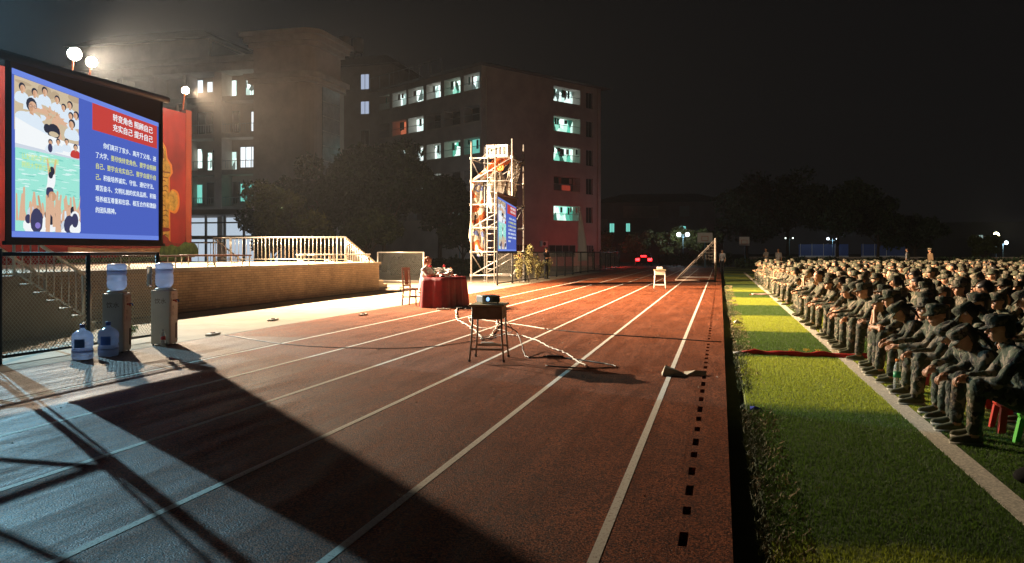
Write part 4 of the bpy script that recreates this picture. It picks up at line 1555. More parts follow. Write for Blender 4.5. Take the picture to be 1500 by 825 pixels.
        for i, s in enumerate(Yl):
            if s:
                tx(s, sz, 'body_text', E_YEL, 0.497, 0.66 - 0.0785 * i, dbl=.004, xscale=.79)
        tx('让友谊的手紧紧相握', H * 0.04, 'caption_text', P['yellow'], 0.04, 0.475, xscale=.8)
        tx('拥抱大学新生活', H * 0.04, 'caption_text', P['yellow'], 0.04, 0.425, xscale=.8)
    else:
        tx('转变角色 照顾自己', H * 0.058, 'title_text', E_TXT, 0.62, 0.885, dbl=.006, xscale=.86)
        tx('充实自己 提升自己', H * 0.058, 'title_text', E_TXT, 0.62, 0.810, dbl=.006, xscale=.86)
        for i, s in enumerate(['　　你们离开了家乡、离开了父母、进', '了大学、要尽快转变角色、要学会照顾', '自己、要学会充实自己、要学会提升自', '己。积极培养诚实、守信、遵纪守法、', '艰苦奋斗、文明礼貌的优良品质、积极', '培养相互尊重和包容、相互合作和激励', '的团队精神。']):
            tx(s, H * 0.0455, 'body_text', E_YEL if i in (1, 2) else E_TXT, 0.497, 0.66 - 0.0785 * i, dbl=.010, xscale=.79)


def screen(x, y0, y1, z0, z1, label, top_y1):
    t = empty('projection_screen', (x, y0, z0), 0, label, 'screen', 'projection screens')
    W, H = y1 - y0, z1 - z0
    top = z1 + 0.0 - z0
    MB().box((-0.012, 0, 0), (0.0, W, H)).build('cloth', mat('screen_back', (0.03, 0.03, 0.03), 0.9), t)
    fr = MB()
    fr.box((0.0005, 0, 0.0), (0.004, 0.07, H))
    fr.box((0.0005, W - 0.05, 0.0), (0.004, W, H))
    fr.box((0.0005, 0.07, 0.0), (0.004, W - 0.05, 0.05))
    # upper unlit black leader: slanting lower edge follows the keystoned picture
    fr.build('border', M_BLACK, t)
    MB().box((-0.035, -0.02, -0.05), (0.035, W + 0.02, -0.001)).build('bottom_bar', M_BLACKMETAL, t)
    cse = MB()
    cse.tube([(0.0, -0.10, H + 0.05), (0.0, W + 0.12, H + 0.05)], 0.055, 12)
    cse.build('roller_case', mat('roller_case_grey', (0.12, 0.09, 0.08), 0.5), t, smooth=True)
    return t, W, H


def keystone(objs, W, H, u0, v0, u1l, u1r, vtl, vtr):
    """fit the slide pieces into the trapezoid that the projector throws on the sheet"""
    for o in objs:
        me = o.data
        for v in me.vertices:
            u = v.co.y / W
            w_ = v.co.z / H
            vt = vtl + (vtr - vtl) * u
            v.co.y = (u0 + (u1l - u0) * u) * W
            v.co.z = (v0 + (vt - v0) * w_) * H


def make_screen(x, y0, y1, z0, z1, label, full):
    t, W, H = screen(x, y0, y1, z0, z1, label, z1)
    before = set(t.children)
    slide(t, W, H, full)
    objs = [o for o in t.children if o not in before]
    keystone(objs, W, H, 0.03, 0.022, 0.965, 0, 0.965, 0.845)
    # dark unlit leader of the sheet above the picture is the black cloth itself
    MB().add([(0.0012, 0.072, 0.94 * H), (0.0012, W - 0.052, 0.84 * H), (0.0012, W - 0.052, H - 0.001), (0.0012, 0.072, H - 0.001)], [(0, 1, 2, 3)]).build('leader', mat('screen_leader', (0.10, 0.075, 0.065), 0.8), t)
    return t


make_screen(-8.9, 8.60, 11.66, 1.60, 3.93, 'big projection screen at left showing a blue slide with white Chinese text', True)
make_screen(-9.0, 32.9, 36.3, 1.44, 3.85, 'small-looking far projection screen hanging at the scaffold with the same blue slide', False)

# ================================================================== SCAFFOLDS
def scaffold(x0, x1, y0, y1, levels, ztop, label, ladder=True, m=None, rail=True, dia=True, r=0.034):
    m = m or M_GALV
    t = empty('scaffold_tower', (x0, y0, 0), 0, label, 'scaffold', 'scaffold towers')
    W, D = x1 - x0, y1 - y0
    rg_ = random.Random(3)
    for (px_, py_) in ((0, 0), (W, 0), (0, D), (W, D)):
        e = rg_.uniform(-.12, .12)
        MB().tube([(px_, py_, 0), (px_, py_, ztop + e)], r, 8).build('post', m, t, smooth=True)
        MB().box((px_ - .08, py_ - .08, 0.0), (px_ + .08, py_ + .08, .015)).build('base_plate', m, t)
        for z in levels:
            MB().tube([(px_, py_, z - .06), (px_, py_, z + .06)], r * 1.7, 8).build('coupler', m, t)
    for z in levels:
        MB().tube([(0, 0, z), (W, 0, z)], r * .8, 6).build('ledger', m, t, smooth=True)
        MB().tube([(0, D, z), (W, D, z)], r * .8, 6).build('ledger', m, t, smooth=True)
        MB().tube([(0, 0, z - .05), (0, D, z - .05)], r * .8, 6).build('transom', m, t, smooth=True)
        MB().tube([(W, 0, z - .05), (W, D, z - .05)], r * .8, 6).build('transom', m, t, smooth=True)
    if dia:
        for i in range(len(levels) - 1):
            a, b = levels[i], levels[i + 1]
            if i % 2 == 0:
                MB().tube([(0, 0.03, a), (W, 0.03, b)], r * .7, 6).build('brace', m, t, smooth=True)
                MB().tube([(W + .03, 0, a), (W + .03, D, b)], r * .7, 6).build('brace', m, t, smooth=True)
                MB().tube([(-.03, D, a), (-.03, 0, b)], r * .7, 6).build('brace', m, t, smooth=True)
                MB().tube([(0, D - .03, a), (W, D - .03, b)], r * .7, 6).build('brace', m, t, smooth=True)
    if ladder:
        lx = W * 0.42
        lad = MB()
        lad.tube([(lx, -.25, 0), (lx, -.06, ztop - .4)], .026, 6)
        lad.tube([(lx + .36, -.25, 0), (lx + .36, -.06, ztop - .4)], .026, 6)
        lad.build('ladder', m, t, smooth=True)
        lo_ = t.children[-1]
        k = int((ztop - .6) / .33)
        for i in range(1, k + 1):
            z = i * .33
            yy = -.25 + .19 * z / (ztop - .4)
            MB().tube([(lx, yy, z), (lx + .36, yy, z)], .018, 6).build('rung', m, lo_, smooth=True)
    return t


M_SCAF = mat('scaffold_steel', (0.44, 0.43, 0.42), 0.4, 0.45, var=0.25, vscale=7)
sc2 = scaffold(-11.45, -9.45, 37.2, 39.5, [0.35, 1.46, 2.6, 3.7, 4.8, 5.9], 6.75, 'tall steel scaffold tower beside the track with the far screen in front of it', m=M_SCAF, r=0.042)
MB().tube([(1.95, 0, 4.8), (1.95, 2.3, 6.3)], .03, 6).build('brace', M_SCAF, sc2)
MB().tube([(0.05, 1.15, 5.9), (1.1, 0.2, 6.5)], .03, 6).build('brace', M_SCAF, sc2)
sc1 = scaffold(-10.9, -9.12, 6.2, 8.42, [0.9, 1.55, 2.5, 3.4, 3.95], 4.25, 'dark scaffold frame carrying the left edge of the big screen', ladder=False, m=mat('dark_scaffold_steel', (0.03, 0.027, 0.025), 0.5, 0.4), r=0.03)
for o in (((0, 2.2, 3.95), (1.9, -0.3, 0.0)), ((0.9, 2.2, 3.95), (1.9, 0.6, 0.0)), ((1.78, 2.22, 4.1), (1.9, 3.2, 4.05))):
    MB().tube(o, .022, 6).build('stay', MATS['dark_scaffold_steel'], sc1)


for (ya, yb, xb) in ((8.36, 8.30, -8.7), (8.22, 8.1, -8.5), (7.2, 6.9, -8.3)):
    MB().tube([(1.80, ya - 6.2, 4.1), (xb + 10.9, yb - 6.2, 0)], .014, 5).build('rope', MATS['dark_scaffold_steel'], sc1)


def ribbon(path, widths, m, name, parent=None, seed=1, loc=None):
    """crumpled cloth strip following a path"""
    mb = MB()
    rg_ = random.Random(seed)
    n = len(path)
    K = 7
    vs = []
    for i in range(n):
        p = Vector(path[i])
        w_ = widths[i]
        for j in range(K):
            u = (j / (K - 1) - .5)
            vs.append(p + Vector((u * w_ * .8, u * w_ * .6 + .09 * math.sin(j * 2.4 + i * .9), rg_.uniform(-.04, .04))) + Vector((.10 * math.sin(j * 3.1 + i * 1.7), 0, 0)))
    fs = []
    for i in range(n - 1):
        for j in range(K - 1):
            fs.append((i * K + j, i * K + j + 1, (i + 1) * K + j + 1, (i + 1) * K + j))
    mb.add(vs, fs)
    o = mb.build(name, m, parent, smooth=True)
    so = o.modifiers.new('thick', 'SOLIDIFY')
    so.thickness = 0.008
    return o


def banner_mat():
    m = mat('crumpled_print', (0.75, 0.70, 0.62), 0.7)
    nt = m.node_tree
    b = nt.nodes["Principled BSDF"]
    tc = N(nt, 'ShaderNodeTexCoord')
    n = N(nt, 'ShaderNodeTexNoise', Scale=1.5, Detail=1.5)
    nt.links.new(tc.outputs['Object'], n.inputs['Vector'])
    cr = N(nt, 'ShaderNodeValToRGB')
    cr.color_ramp.interpolation = 'CONSTANT'
    e = cr.color_ramp.elements
    e[0].color = (0.50, 0.10, 0.02, 1)
    e[1].position = 0.48
    e[1].color = (0.55, 0.50, 0.43, 1)
    x = e.new(0.62)
    x.color = (0.10, 0.14, 0.35, 1)
    x = e.new(0.68)
    x.color = (0.48, 0.45, 0.40, 1)
    nt.links.new(n.outputs['Fac'], cr.inputs[0])
    nt.links.new(cr.outputs[0], b.inputs['Base Color'])
    return m


M_BAN = banner_mat()
o = ribbon([(-9.9, 38.2, 6.25), (-10.2, 38.1, 5.9), (-10.7, 37.9, 5.3), (-11.2, 37.6, 4.85), (-11.3, 37.5, 4.2), (-11.25, 37.45, 3.2), (-11.2, 37.45, 2.2), (-11.15, 37.45, 1.6), (-11.05, 37.4, 1.25)],
           [.6, .9, .85, .7, .6, .7, .75, .6, .15], M_BAN, 'crumpled_banner', seed=2)
tag(o, 'crumpled orange and white banner hanging down the left post of the scaffold', 'banner')
o = ribbon([(-9.75, 38.6, 6.2), (-9.7, 38.6, 5.6), (-9.75, 38.5, 5.0), (-9.8, 38.5, 4.4), (-9.75, 38.5, 3.8)], [.3, .5, .6, .5, .35], mat('pale_cloth', (0.42, 0.38, 0.33), 0.8, var=0.3, vscale=2), 'draped_cloth', seed=5)
tag(o, 'pale cloth draped from the top of the scaffold behind the far screen', 'cloth')
o = ribbon([(-10.35, 37.9, 5.3), (-10.4, 37.9, 4.9), (-10.45, 37.9, 4.4), (-10.4, 37.9, 3.9), (-10.45, 37.9, 3.3)], [.35, .8, .9, .8, .5], mat('pale_cloth', (0.42, 0.38, 0.33), 0.8, var=0.3, vscale=2), 'draped_cloth', seed=8)
tag(o, 'bunched whitish cloth hung in the middle of the scaffold above the ladder', 'cloth')
sb = empty('sign_box', (-10.55, 38.0, 5.96), 0, 'white box with dark lettering on top of the scaffold', 'sign')
bevel(MB().box((-.35, -.25, 0), (.75, .25, .62)).build('box', M_WHITE, sb), .02)
for i, (xa, xb) in enumerate(((-.22, -.02), (.12, .22), (.32, .42), (.52, .64))):
    q = MB()
    q.box((xa, -.262, .14), (xa + .05, -.254, .5))
    q.box((xb - .05, -.262, .14), (xb, -.254, .5))
    q.box((xa, -.264, .42), (xb, -.256, .48))
    q.build('lettering', M_BLACK, sb)
# orange rosette
t = empty('flower_rosette', (-10.05, 37.35, 5.45), 0, 'orange rosette hanging inside the top of the scaffold', 'decoration')
q = MB()
for i in range(9):
    a = i * 2 * PI / 9
    q.ell((.11 * math.cos(a), 0, .11 * math.sin(a)), (.08, .05, .08), seg=8, rings=5)
q.ell((0, -.02, 0), .09, seg=8, rings=5)
q.build('petals', mat('orange_silk', (0.8, 0.25, 0.05), 0.5), t, smooth=True)
MB().tube([(0, 0, .5), (0, 0, .1)], .008, 5).build('string', M_BLACK, t)

# ================================================================== PEOPLE
def hand_fingers(mb, wrist, fwd, down, side, s=1.0, mi=0, curl=0.9, thumb_side=1):
    """four bent fingers and a thumb growing from the palm; fwd = along palm, down = palm side, side = towards thumb"""
    fwd, down, side = Vector(fwd).normalized(), Vector(down).normalized(), Vector(side).normalized()
    for i, L in enumerate((0.070, 0.078, 0.073, 0.058)):
        off = (1.5 - i) * 0.0195 * s
        p = Vector(wrist) + fwd * 0.070 * s + side * off
        pts = [p - fwd * .02 * s]
        d = fwd
        a = 0.0
        for k, fr in enumerate((0.45, 0.32, 0.23)):
            a += curl * (0.35 + .25 * k) + i * .04
            dd = fwd * math.cos(a) + down * math.sin(a)
            pts.append(p.copy())
            p = p + dd * L * fr * s
        pts.append(p)
        mb.tube(pts, [.0095 * s, .0095 * s, .0085 * s, .008 * s, .006 * s], 6, mi)
    b = Vector(wrist) + fwd * .03 * s + side * .03 * s
    p1 = b + (fwd * .6 + side * .8).normalized() * .032 * s
    p2 = p1 + (fwd * .9 + side * .3 + down * .3).normalized() * .028 * s
    mb.tube([b - side * .01 * s, b, p1, p2], [.011 * s, .0115 * s, .0095 * s, .0065 * s], 6, mi)


def figure_mesh(name, caps, mats, voxel=0.012, smooth_it=4, dec=None, extra=None, wrinkle=0.0):
    """caps: list of (p0, p1, r0, r1, material index). One continuous skin over all of them; extra = MB appended as is"""
    mb = MB()
    for (a, b, r0, r1, mi) in caps:
        a, b = Vector(a), Vector(b)
        if (a - b).length < 1e-4:
            b = a + Vector((0, 0, 1e-3))
        d = (b - a)
        L = d.length
        d.normalize()
        pts, rs = [], []
        for k in range(5):
            an = PI / 2 * (1 - k / 4)
            pts.append(a - d * r0 * math.sin(an))
            rs.append(max(r0 * math.cos(an), 1e-4))
        for k in range(1, 5):
            an = PI / 2 * (k / 4)
            pts.append(b + d * r1 * math.sin(an))
            rs.append(max(r1 * math.cos(an), 1e-4))
        pts.insert(5, b)
        rs.insert(5, r1)
        mb.tube(pts, rs, 12)
    o = mb.build(name, M_SKIN)
    md = o.modifiers.new('r', 'REMESH')
    md.mode = 'VOXEL'
    md.voxel_size = voxel
    md = o.modifiers.new('s', 'SMOOTH')
    md.factor = 0.5
    md.iterations = smooth_it
    if dec:
        md = o.modifiers.new('d', 'DECIMATE')
        md.ratio = dec
    dg = bpy.context.evaluated_depsgraph_get()
    me = bpy.data.meshes.new_from_object(o.evaluated_get(dg))
    bpy.data.objects.remove(o)
    me.materials.clear()
    for m in mats:
        me.materials.append(m)
    nv = len(me.vertices)
    co = np.empty(nv * 3)
    me.vertices.foreach_get('co', co)
    co = co.reshape(-1, 3)
    npf = len(me.polygons)
    cen = np.empty(npf * 3)
    me.polygons.foreach_get('center', cen)
    cen = cen.reshape(-1, 3)

    def sdist(P):
        best = np.full(len(P), 1e9)
        bi = np.zeros(len(P), np.int32)
        for (a, b, r0, r1, mi) in caps:
            a_, b_ = np.array(a, float), np.array(b, float)
            ab = b_ - a_
            den = max((ab * ab).sum(), 1e-9)
            t = np.clip(((P - a_) @ ab) / den, 0, 1)
            d = np.linalg.norm(P - a_ - t[:, None] * ab, axis=1) - (r0 + (r1 - r0) * t)
            k = d < best
            best[k] = d[k]
            bi[k] = mi
        return bi
    fmi = sdist(cen)
    if wrinkle > 0:
        vm = sdist(co)
        nr = np.empty(nv * 3)
        me.vertices.foreach_get('normal', nr)
        nr = nr.reshape(-1, 3)
        for i in range(nv):
            if vm[i] == 1:
                c = co[i]
                w = noise.noise(Vector((c[0] * 13, c[1] * 13, c[2] * 20))) + .5 * noise.noise(Vector((c[0] * 30 + 5, c[1] * 30, c[2] * 34)))
                co[i] += nr[i] * w * wrinkle
        me.vertices.foreach_set('co', co.reshape(-1))
    me.polygons.foreach_set('material_index', fmi.astype(np.int32))
    me.polygons.foreach_set('use_smooth', np.ones(npf, dtype=bool))
    me.update()
    if extra is not None and extra.v:
        bm = bmesh.new()
        bm.from_mesh(me)
        vs = [bm.verts.new(v) for v in extra.v]
        for q, mi in zip(extra.f, extra.mi):
            try:
                f = bm.faces.new([vs[i] for i in q])
                f.material_index = mi
                f.smooth = True
            except ValueError:
                pass
        bm.to_mesh(me)
        bm.free()
    me.name = name
    return me


PMATS = [M_SKIN, M_CAMO, M_SHOE, M_EYE, M_LIP, M_SOLE]


def head_parts(H, yaw, pitch, s=1.0, glasses=False):
    """returns caps, extra MB and head matrix; H = head centre, facing +X turned by yaw, pitched down by pitch"""
    Mh = Matrix.Translation(Vector(H)) @ Matrix.Rotation(yaw, 4, 'Z') @ Matrix.Rotation(pitch, 4, 'Y') @ Matrix.Scale(s, 4)

    def T(*p):
        return tuple(Mh @ Vector(p))
    caps = [
        (T(-0.015, 0, 0.025), T(0.005, 0, 0.03), .088 * s, .084 * s, 0),   # skull
        (T(0.02, 0, -0.03), T(0.038, 0, -0.058), .062 * s, .046 * s, 0),      # face to jaw
        (T(0.045, 0, -0.075), T(0.055, 0, -0.085), .028 * s, .020 * s, 0),   # chin
        (T(0.082, 0, 0.012), T(0.104, 0, -0.022), .009 * s, .0145 * s, 0),   # nose
        (T(0.060, 0.034, -0.03), T(0.05, 0.045, -0.02), .024 * s, .024 * s, 0),
        (T(0.060, -0.034, -0.03), T(0.05, -0.045, -0.02), .024 * s, .024 * s, 0),
        (T(0.078, -0.025, 0.032), T(0.078, 0.025, 0.032), .014 * s, .014 * s, 0),  # brow
        (T(0.078, -0.013, -0.058), T(0.078, 0.013, -0.058), .010 * s, .010 * s, 0),  # mouth swell
        (T(-0.005, 0.084, 0.012), T(-0.01, 0.088, -0.018), .012 * s, .009 * s, 0),
        (T(-0.005, -0.084, 0.012), T(-0.01, -0.088, -0.018), .012 * s, .009 * s, 0),
    ]
    ex = MB()
    Mr = Mh.to_3x3()
    for sy in (-1, 1):
        ex.ell(T(0.077, .032 * sy, .010), (.010 * s, .0145 * s, .0075 * s), 3, 8, 5, M=Mr * (1 / s))
        ex.tube([T(0.088, .016 * sy, .030), T(0.086, .034 * sy, .034), T(0.074, .052 * sy, .028)], [.003 * s, .004 * s, .002 * s], 5, 3)
    ex.tube([T(0.084, -.022, -.057), T(0.0905, 0, -.055), T(0.084, .022, -.057)], [.002 * s, .0052 * s, .002 * s], 6, 4)
    if glasses:
        for sy in (-1, 1):
            pts = [T(.098, (.032 + .022 * math.cos(a)) * sy, .008 + .017 * math.sin(a)) for a in [i * PI / 5 for i in range(11)]]
            ex.tube(pts, .0022 * s, 4, 3, cap=False)
            ex.tube([T(.098, .054 * sy, .012), T(.0, .091 * sy, .02)], .002 * s, 4, 3)
        ex.tube([T(.098, -.010, .01), T(.098, .010, .01)], .002 * s, 4, 3)
    return caps, ex, Mh


def cap_mesh(Mh, name='cap', lo=False):
    """soft field cap with a flat crown and a short visor"""
    mb = MB()
    seg = 14 if lo else 22
    rings = [(.096, .022, 0), (.100, .040, 0), (.103, .075, 0), (.101, .095, 0.004), (.085, .108, 0.006), (.040, .113, .006), (.004, .114, .006)]
    vs = []
    for (r, z, dx) in rings:
        for j in range(seg):
            a = 2 * PI * j / seg
            vs.append((-.010 + dx + r * 1.06 * math.cos(a), r * .93 * math.sin(a), z + .012 * math.cos(a) * (1 if z > .09 else 0)))
    fs = []
    for i in range(len(rings) - 1):
        for j in range(seg):
            fs.append((i * seg + j, i * seg + (j + 1) % seg, (i + 1) * seg + (j + 1) % seg, (i + 1) * seg + j))
    mb.add([Mh @ Vector(v) for v in vs], fs)
    # visor
    up, dn = [], []
    K = 9
    for j in range(K):
        a = -1.05 + 2.1 * j / (K - 1)
        x0_, y0_ = -.010 + .098 * math.cos(a) * 1.04, .092 * math.sin(a)
        ext = .062 * math.cos(a * 1.3) ** 0.6 if abs(a * 1.3) < PI / 2 else 0
        up += [(x0_, y0_, .036), (x0_ + ext, y0_ * 1.02, .036 - .30 * ext - .010 * abs(math.sin(a)))]
    n_ = len(up)
    vs = [Mh @ Vector(v) for v in up] + [Mh @ (Vector(v) - Vector((0, 0, .004))) for v in up]
    fs = []
    for j in range(K - 1):
        fs.append((2 * j, 2 * j + 1, 2 * j + 3, 2 * j + 2))
        fs.append((n_ + 2 * j, n_ + 2 * j + 2, n_ + 2 * j + 3, n_ + 2 * j + 1))
        fs.append((2 * j + 1, n_ + 2 * j + 1, n_ + 2 * j + 3, 2 * j + 3))
    mb.add(vs, fs)
    me_o = mb.build(name, M_CAMO, None, smooth=True)
    me = me_o.data
    bpy.data.objects.remove(me_o)
    return me


def hair_mesh(Mh, long_=False, bun=False, name='hair'):
    mb = MB()
    seg = 14
    rings = [(.060, -.080), (.080, -.060), (.091, -.02), (.095, .02), (.094, .05), (.080, .085), (.05, .105), (.01, .113)]
    vs = []
    for (r, z) in rings:
        for j in range(seg):
            a = 2 * PI * j / seg
            x = r * math.cos(a)
            y_ = r * math.sin(a)
            # keep the face free: pull the front back
            if x > -.01 and z < .05:
                x = -.01 + (x + .01) * .15
                y_ *= 1.0
            vs.append((-.020 + x * 1.08, y_, z))
    fs = []
    for i in range(len(rings) - 1):
        for j in range(seg):
            fs.append((i * seg + j, i * seg + (j + 1) % seg, (i + 1) * seg + (j + 1) % seg, (i + 1) * seg + j))
    mb.add([Mh @ Vector(v) for v in vs], fs)
    if long_:
        mb.tube([Mh @ Vector(p) for p in ((-.09, 0, .0), (-.135, 0, -.02), (-.14, 0, -.10), (-.12, 0, -.20))], [.03, .032, .028, .008], 8)
    if bun:
        mb.ell(tuple(Mh @ Vector((-.125, 0, -.01))), .038, seg=10, rings=6)
    o = mb.build(name, M_HAIR, None, smooth=True)
    me = o.data
    bpy.data.objects.remove(o)
    return me


def seated_pose(pose):
    """joint positions for a person on a low stool, facing +X, feet on z = 0"""
    J = dict(pel=(0, 0, .33), waist=(.05, 0, .47), chest=(.12, 0, .63), neck=(.185, 0, .76), head=(.235, 0, .875), yaw=0.0, pitch=.15,
             hipl=(.02, .09, .31), hipr=(.02, -.09, .31), kneel=(.40, .13, .455), kneer=(.38, -.14, .46), ankl=(.43, .12, .08), ankr=(.39, -.13, .08),
             shl=(.13, .165, .69), shr=(.13, -.165, .69), ell_=(.27, .20, .49), elr=(.27, -.20, .49), wrl=(.46, .04, .475), wrr=(.46, -.035, .49), bare=0)
    if pose == 'forearms':      # forearms on the knees, hands clasped in front
        pass
    elif pose == 'stretched':   # arms laid straight over the knees, hands hanging
        J.update(chest=(.10, 0, .64), neck=(.16, 0, .775), head=(.205, 0, .895), ell_=(.28, .19, .52), elr=(.28, -.17, .535), wrl=(.50, .10, .50), wrr=(.52, -.10, .515), pitch=-.05, yaw=.25)
    elif pose == 'bowed':       # head sunk between the shoulders
        J.update(waist=(.07, 0, .46), chest=(.17, 0, .59), neck=(.255, 0, .70), head=(.335, 0, .775), shl=(.20, .16, .64), shr=(.20, -.16, .64), pitch=.70, ell_=(.30, .21, .48), elr=(.30, -.21, .48), wrl=(.47, .05, .44), wrr=(.47, -.04, .455))
    elif pose == 'chin':        # chin propped on both fists, bare forearms
        J.update(waist=(.08, 0, .46), chest=(.17, 0, .60), neck=(.25, 0, .725), head=(.31, 0, .835), shl=(.19, .15, .655), shr=(.19, -.15, .655), ell_=(.40, .12, .52), elr=(.39, -.13, .52), wrl=(.385, .035, .70), wrr=(.39, -.03, .695), pitch=.05, bare=1)
    elif pose == 'upright':     # straight back, hands on the knees
        J.update(waist=(.02, 0, .49), chest=(.045, 0, .67), neck=(.06, 0, .815), head=(.09, 0, .94), shl=(.04, .175, .745), shr=(.04, -.175, .745), ell_=(.14, .22, .52), elr=(.14, -.22, .52), wrl=(.33, .14, .535), wrr=(.32, -.14, .54), pitch=.0)
    elif pose == 'crossed':     # arms folded across the knees
        J.update(waist=(.07, 0, .47), chest=(.15, 0, .61), neck=(.215, 0, .74), head=(.26, 0, .86), shl=(.16, .16, .67), shr=(.16, -.16, .67), ell_=(.34, .19, .53), elr=(.34, -.19, .53), wrl=(.43, -.04, .535), wrr=(.41, .05, .545), pitch=.10, yaw=-.3, bare=1)
    return J


def seated_caps(J, girl=False, cloth=1):
    g = 0.92 if girl else 1.0
    c = []

    def A(a, b, r0, r1, mi=cloth):
        c.append((J[a] if isinstance(a, str) else a, J[b] if isinstance(b, str) else b, r0, r1, mi))
    V = lambda k: Vector(J[k])
    # torso as two side-by-side columns so that it is wider than deep
    for sy in (-1, 1):
        o_ = Vector((0, .055 * sy * g, 0))
        c.append((V('pel') + o_ * 1.2, V('waist') + o_, .120 * g, .105 * g, cloth))
        c.append((V('waist') + o_, V('chest') + o_ * 1.15, .105 * g, .112 * g, cloth))
        sh = V('shl' if sy > 0 else 'shr')
        c.append((V('chest') + o_ * 1.2, (V('chest') + o_ * 1.2).lerp(sh, .6), .108 * g, .075 * g, cloth))
        c.append((V('neck') - Vector((.02, 0, .045)), sh, .055 * g, .062 * g, cloth))
    c.append((V('chest'), V('neck') - Vector((.01, 0, .03)), .085 * g, .062 * g, cloth))
    c.append((V('neck') - Vector((.01, 0, .035)), V('neck') + Vector((.004, 0, .0)), .060 * g, .058 * g, cloth))   # collar
    c.append((V('neck') - Vector((0, 0, .02)), V('head') - Vector((.015, 0, .045)), .050 * g, .047 * g, 0))
    bare = J['bare']
    for s_, sy in (('l', 1), ('r', -1)):
        sh, el, wr = V('sh' + s_), V('ell_' if s_ == 'l' else 'elr'), V('wr' + s_)
        c.append((sh, el, .058 * g, .047 * g, cloth))
        if bare:
            q = el.lerp(wr, .10)
            c.append((el, q, .050 * g, .050 * g, cloth))
            c.append((q, wr, .038 * g, .025 * g, 0))
        else:
            q = el.lerp(wr, .90)
            c.append((el, q, .047 * g, .036 * g, cloth))
            c.append((q, wr, .027 * g, .024 * g, 0))
        d = (wr - el).normalized()
        c.append((wr, wr + d * .045, .026 * g, .028 * g, 0))
        for k in (-1, 0, 1):
            c.append((wr + d * .03 + Vector((0, k * .014, 0)), wr + d * .065 + Vector((0, k * .020, -.006)), .017 * g, .015 * g, 0))
        hip, kn, an = V('hip' + s_), V('knee' + s_), V('ank' + s_)
        c.append((hip, kn - (kn - hip).normalized() * .03, .100 * g, .074 * g, cloth))
        c.append((kn, kn.lerp(an, .45), .070 * g, .063 * g, cloth))
        c.append((kn.lerp(an, .45), an + Vector((0, 0, .045)), .063 * g, .060 * g, cloth))
        c.append((an + Vector((0, 0, .02)), an - Vector((0, 0, .01)), .036, .040, 0 if girl else cloth))
        c.append((an + Vector((-.03, 0, -.035)), an + Vector((.06, 0.004 * sy, -.040)), .038, .040, 2))
        c.append((an + Vector((.06, .004 * sy, -.042)), an + Vector((.145, .012 * sy, -.050)), .040, .027, 2))
    return c


def seated_person(pose, girl=False, glasses=False, voxel=.012, dec=None, lod='hi', long_=False, bun=False):
    J = seated_pose(pose.split('_')[0])
    if pose.endswith('_left'):
        J.update(yaw=.55, pitch=.1)
    elif pose.endswith('_right'):
        J.update(yaw=-.5, pitch=.2)
    elif pose.endswith('_down'):
        J.update(yaw=-.25, pitch=.55)
    s = .95 if girl else 1.0
    hc, ex, Mh = head_parts(J['head'], J['yaw'], J['pitch'], s, glasses)
    caps = seated_caps(J, girl)
    if lod == 'hi':
        for s_, sy in (('l', 1), ('r', -1)):
            el, wr = Vector(J['ell_' if s_ == 'l' else 'elr']), Vector(J['wr' + s_])
            d = (wr - el).normalized()
            down = (Vector((0, 0, -1)) - d * Vector((0, 0, -1)).dot(d)).normalized() if abs(d.z) < .95 else Vector((1, 0, 0))
            hand_fingers(ex, wr, d, down, Vector((0, -sy, .4)), 1.0, 0, curl=1.0 if pose != 'stretched' else .6)
            an = Vector(J['ank' + s_])
            ex.box((an.x - .07, an.y - .038, .0), (an.x + .165, an.y + .042 + .0, .022), 5)
    else:
        ex2 = MB()
        ex = ex if lod == 'mid' else ex2
    # bring stretched shoes down to the ground
    me = figure_mesh('person_' + pose, caps + hc, PMATS, voxel, 3 if lod != 'lo' else 2, dec, ex if lod != 'lo' else None, .007 if lod == 'hi' else 0)
    return me, cap_mesh(Mh, lo=(lod != 'hi')), hair_mesh(Mh, long_, bun)


KINDS = [('forearms_left', False, False, False, False), ('upright_right', True, False, True, False), ('stretched_down', False, False, False, False), ('forearms', False, False, False, False), ('stretched', False, True, False, False), ('bowed', True, False, True, False), ('chin', False, False, False, False),
         ('upright', True, False, False, True), ('crossed', True, True, True, False), ('forearms', True, False, False, True), ('upright', False, True, False, False)]
HI, MID, LO = [], [], []
for (p_, g_, gl_, lo_, bu_) in KINDS:
    HI.append(seated_person(p_, g_, gl_, .011, None, 'hi', lo_, bu_))
    MID.append(seated_person(p_, g_, gl_, .018, .35, 'mid', lo_, bu_))
    LO.append(seated_person(p_, g_, gl_, .026, .22, 'lo', lo_, bu_))


def place_person(lib, k, x, y, rz, label, group, s=1.0, cap=True, z=0.0):
    o = bpy.data.objects.new('person', lib[k][0])
    COL.objects.link(o)
    o.location = (x, y, z)
    o.rotation_euler = (0, 0, rz)
    w_ = s * random.uniform(.93, 1.10)
    o.scale = (s, w_, s * random.uniform(.97, 1.04))
    tag(o, label, 'person', group)
    if cap:
        c = bpy.data.objects.new('cap', lib[k][1])
        COL.objects.link(c)
        c.parent = o
    h = bpy.data.objects.new('hair', lib[k][2])
    COL.objects.link(h)
    h.parent = o
    return o


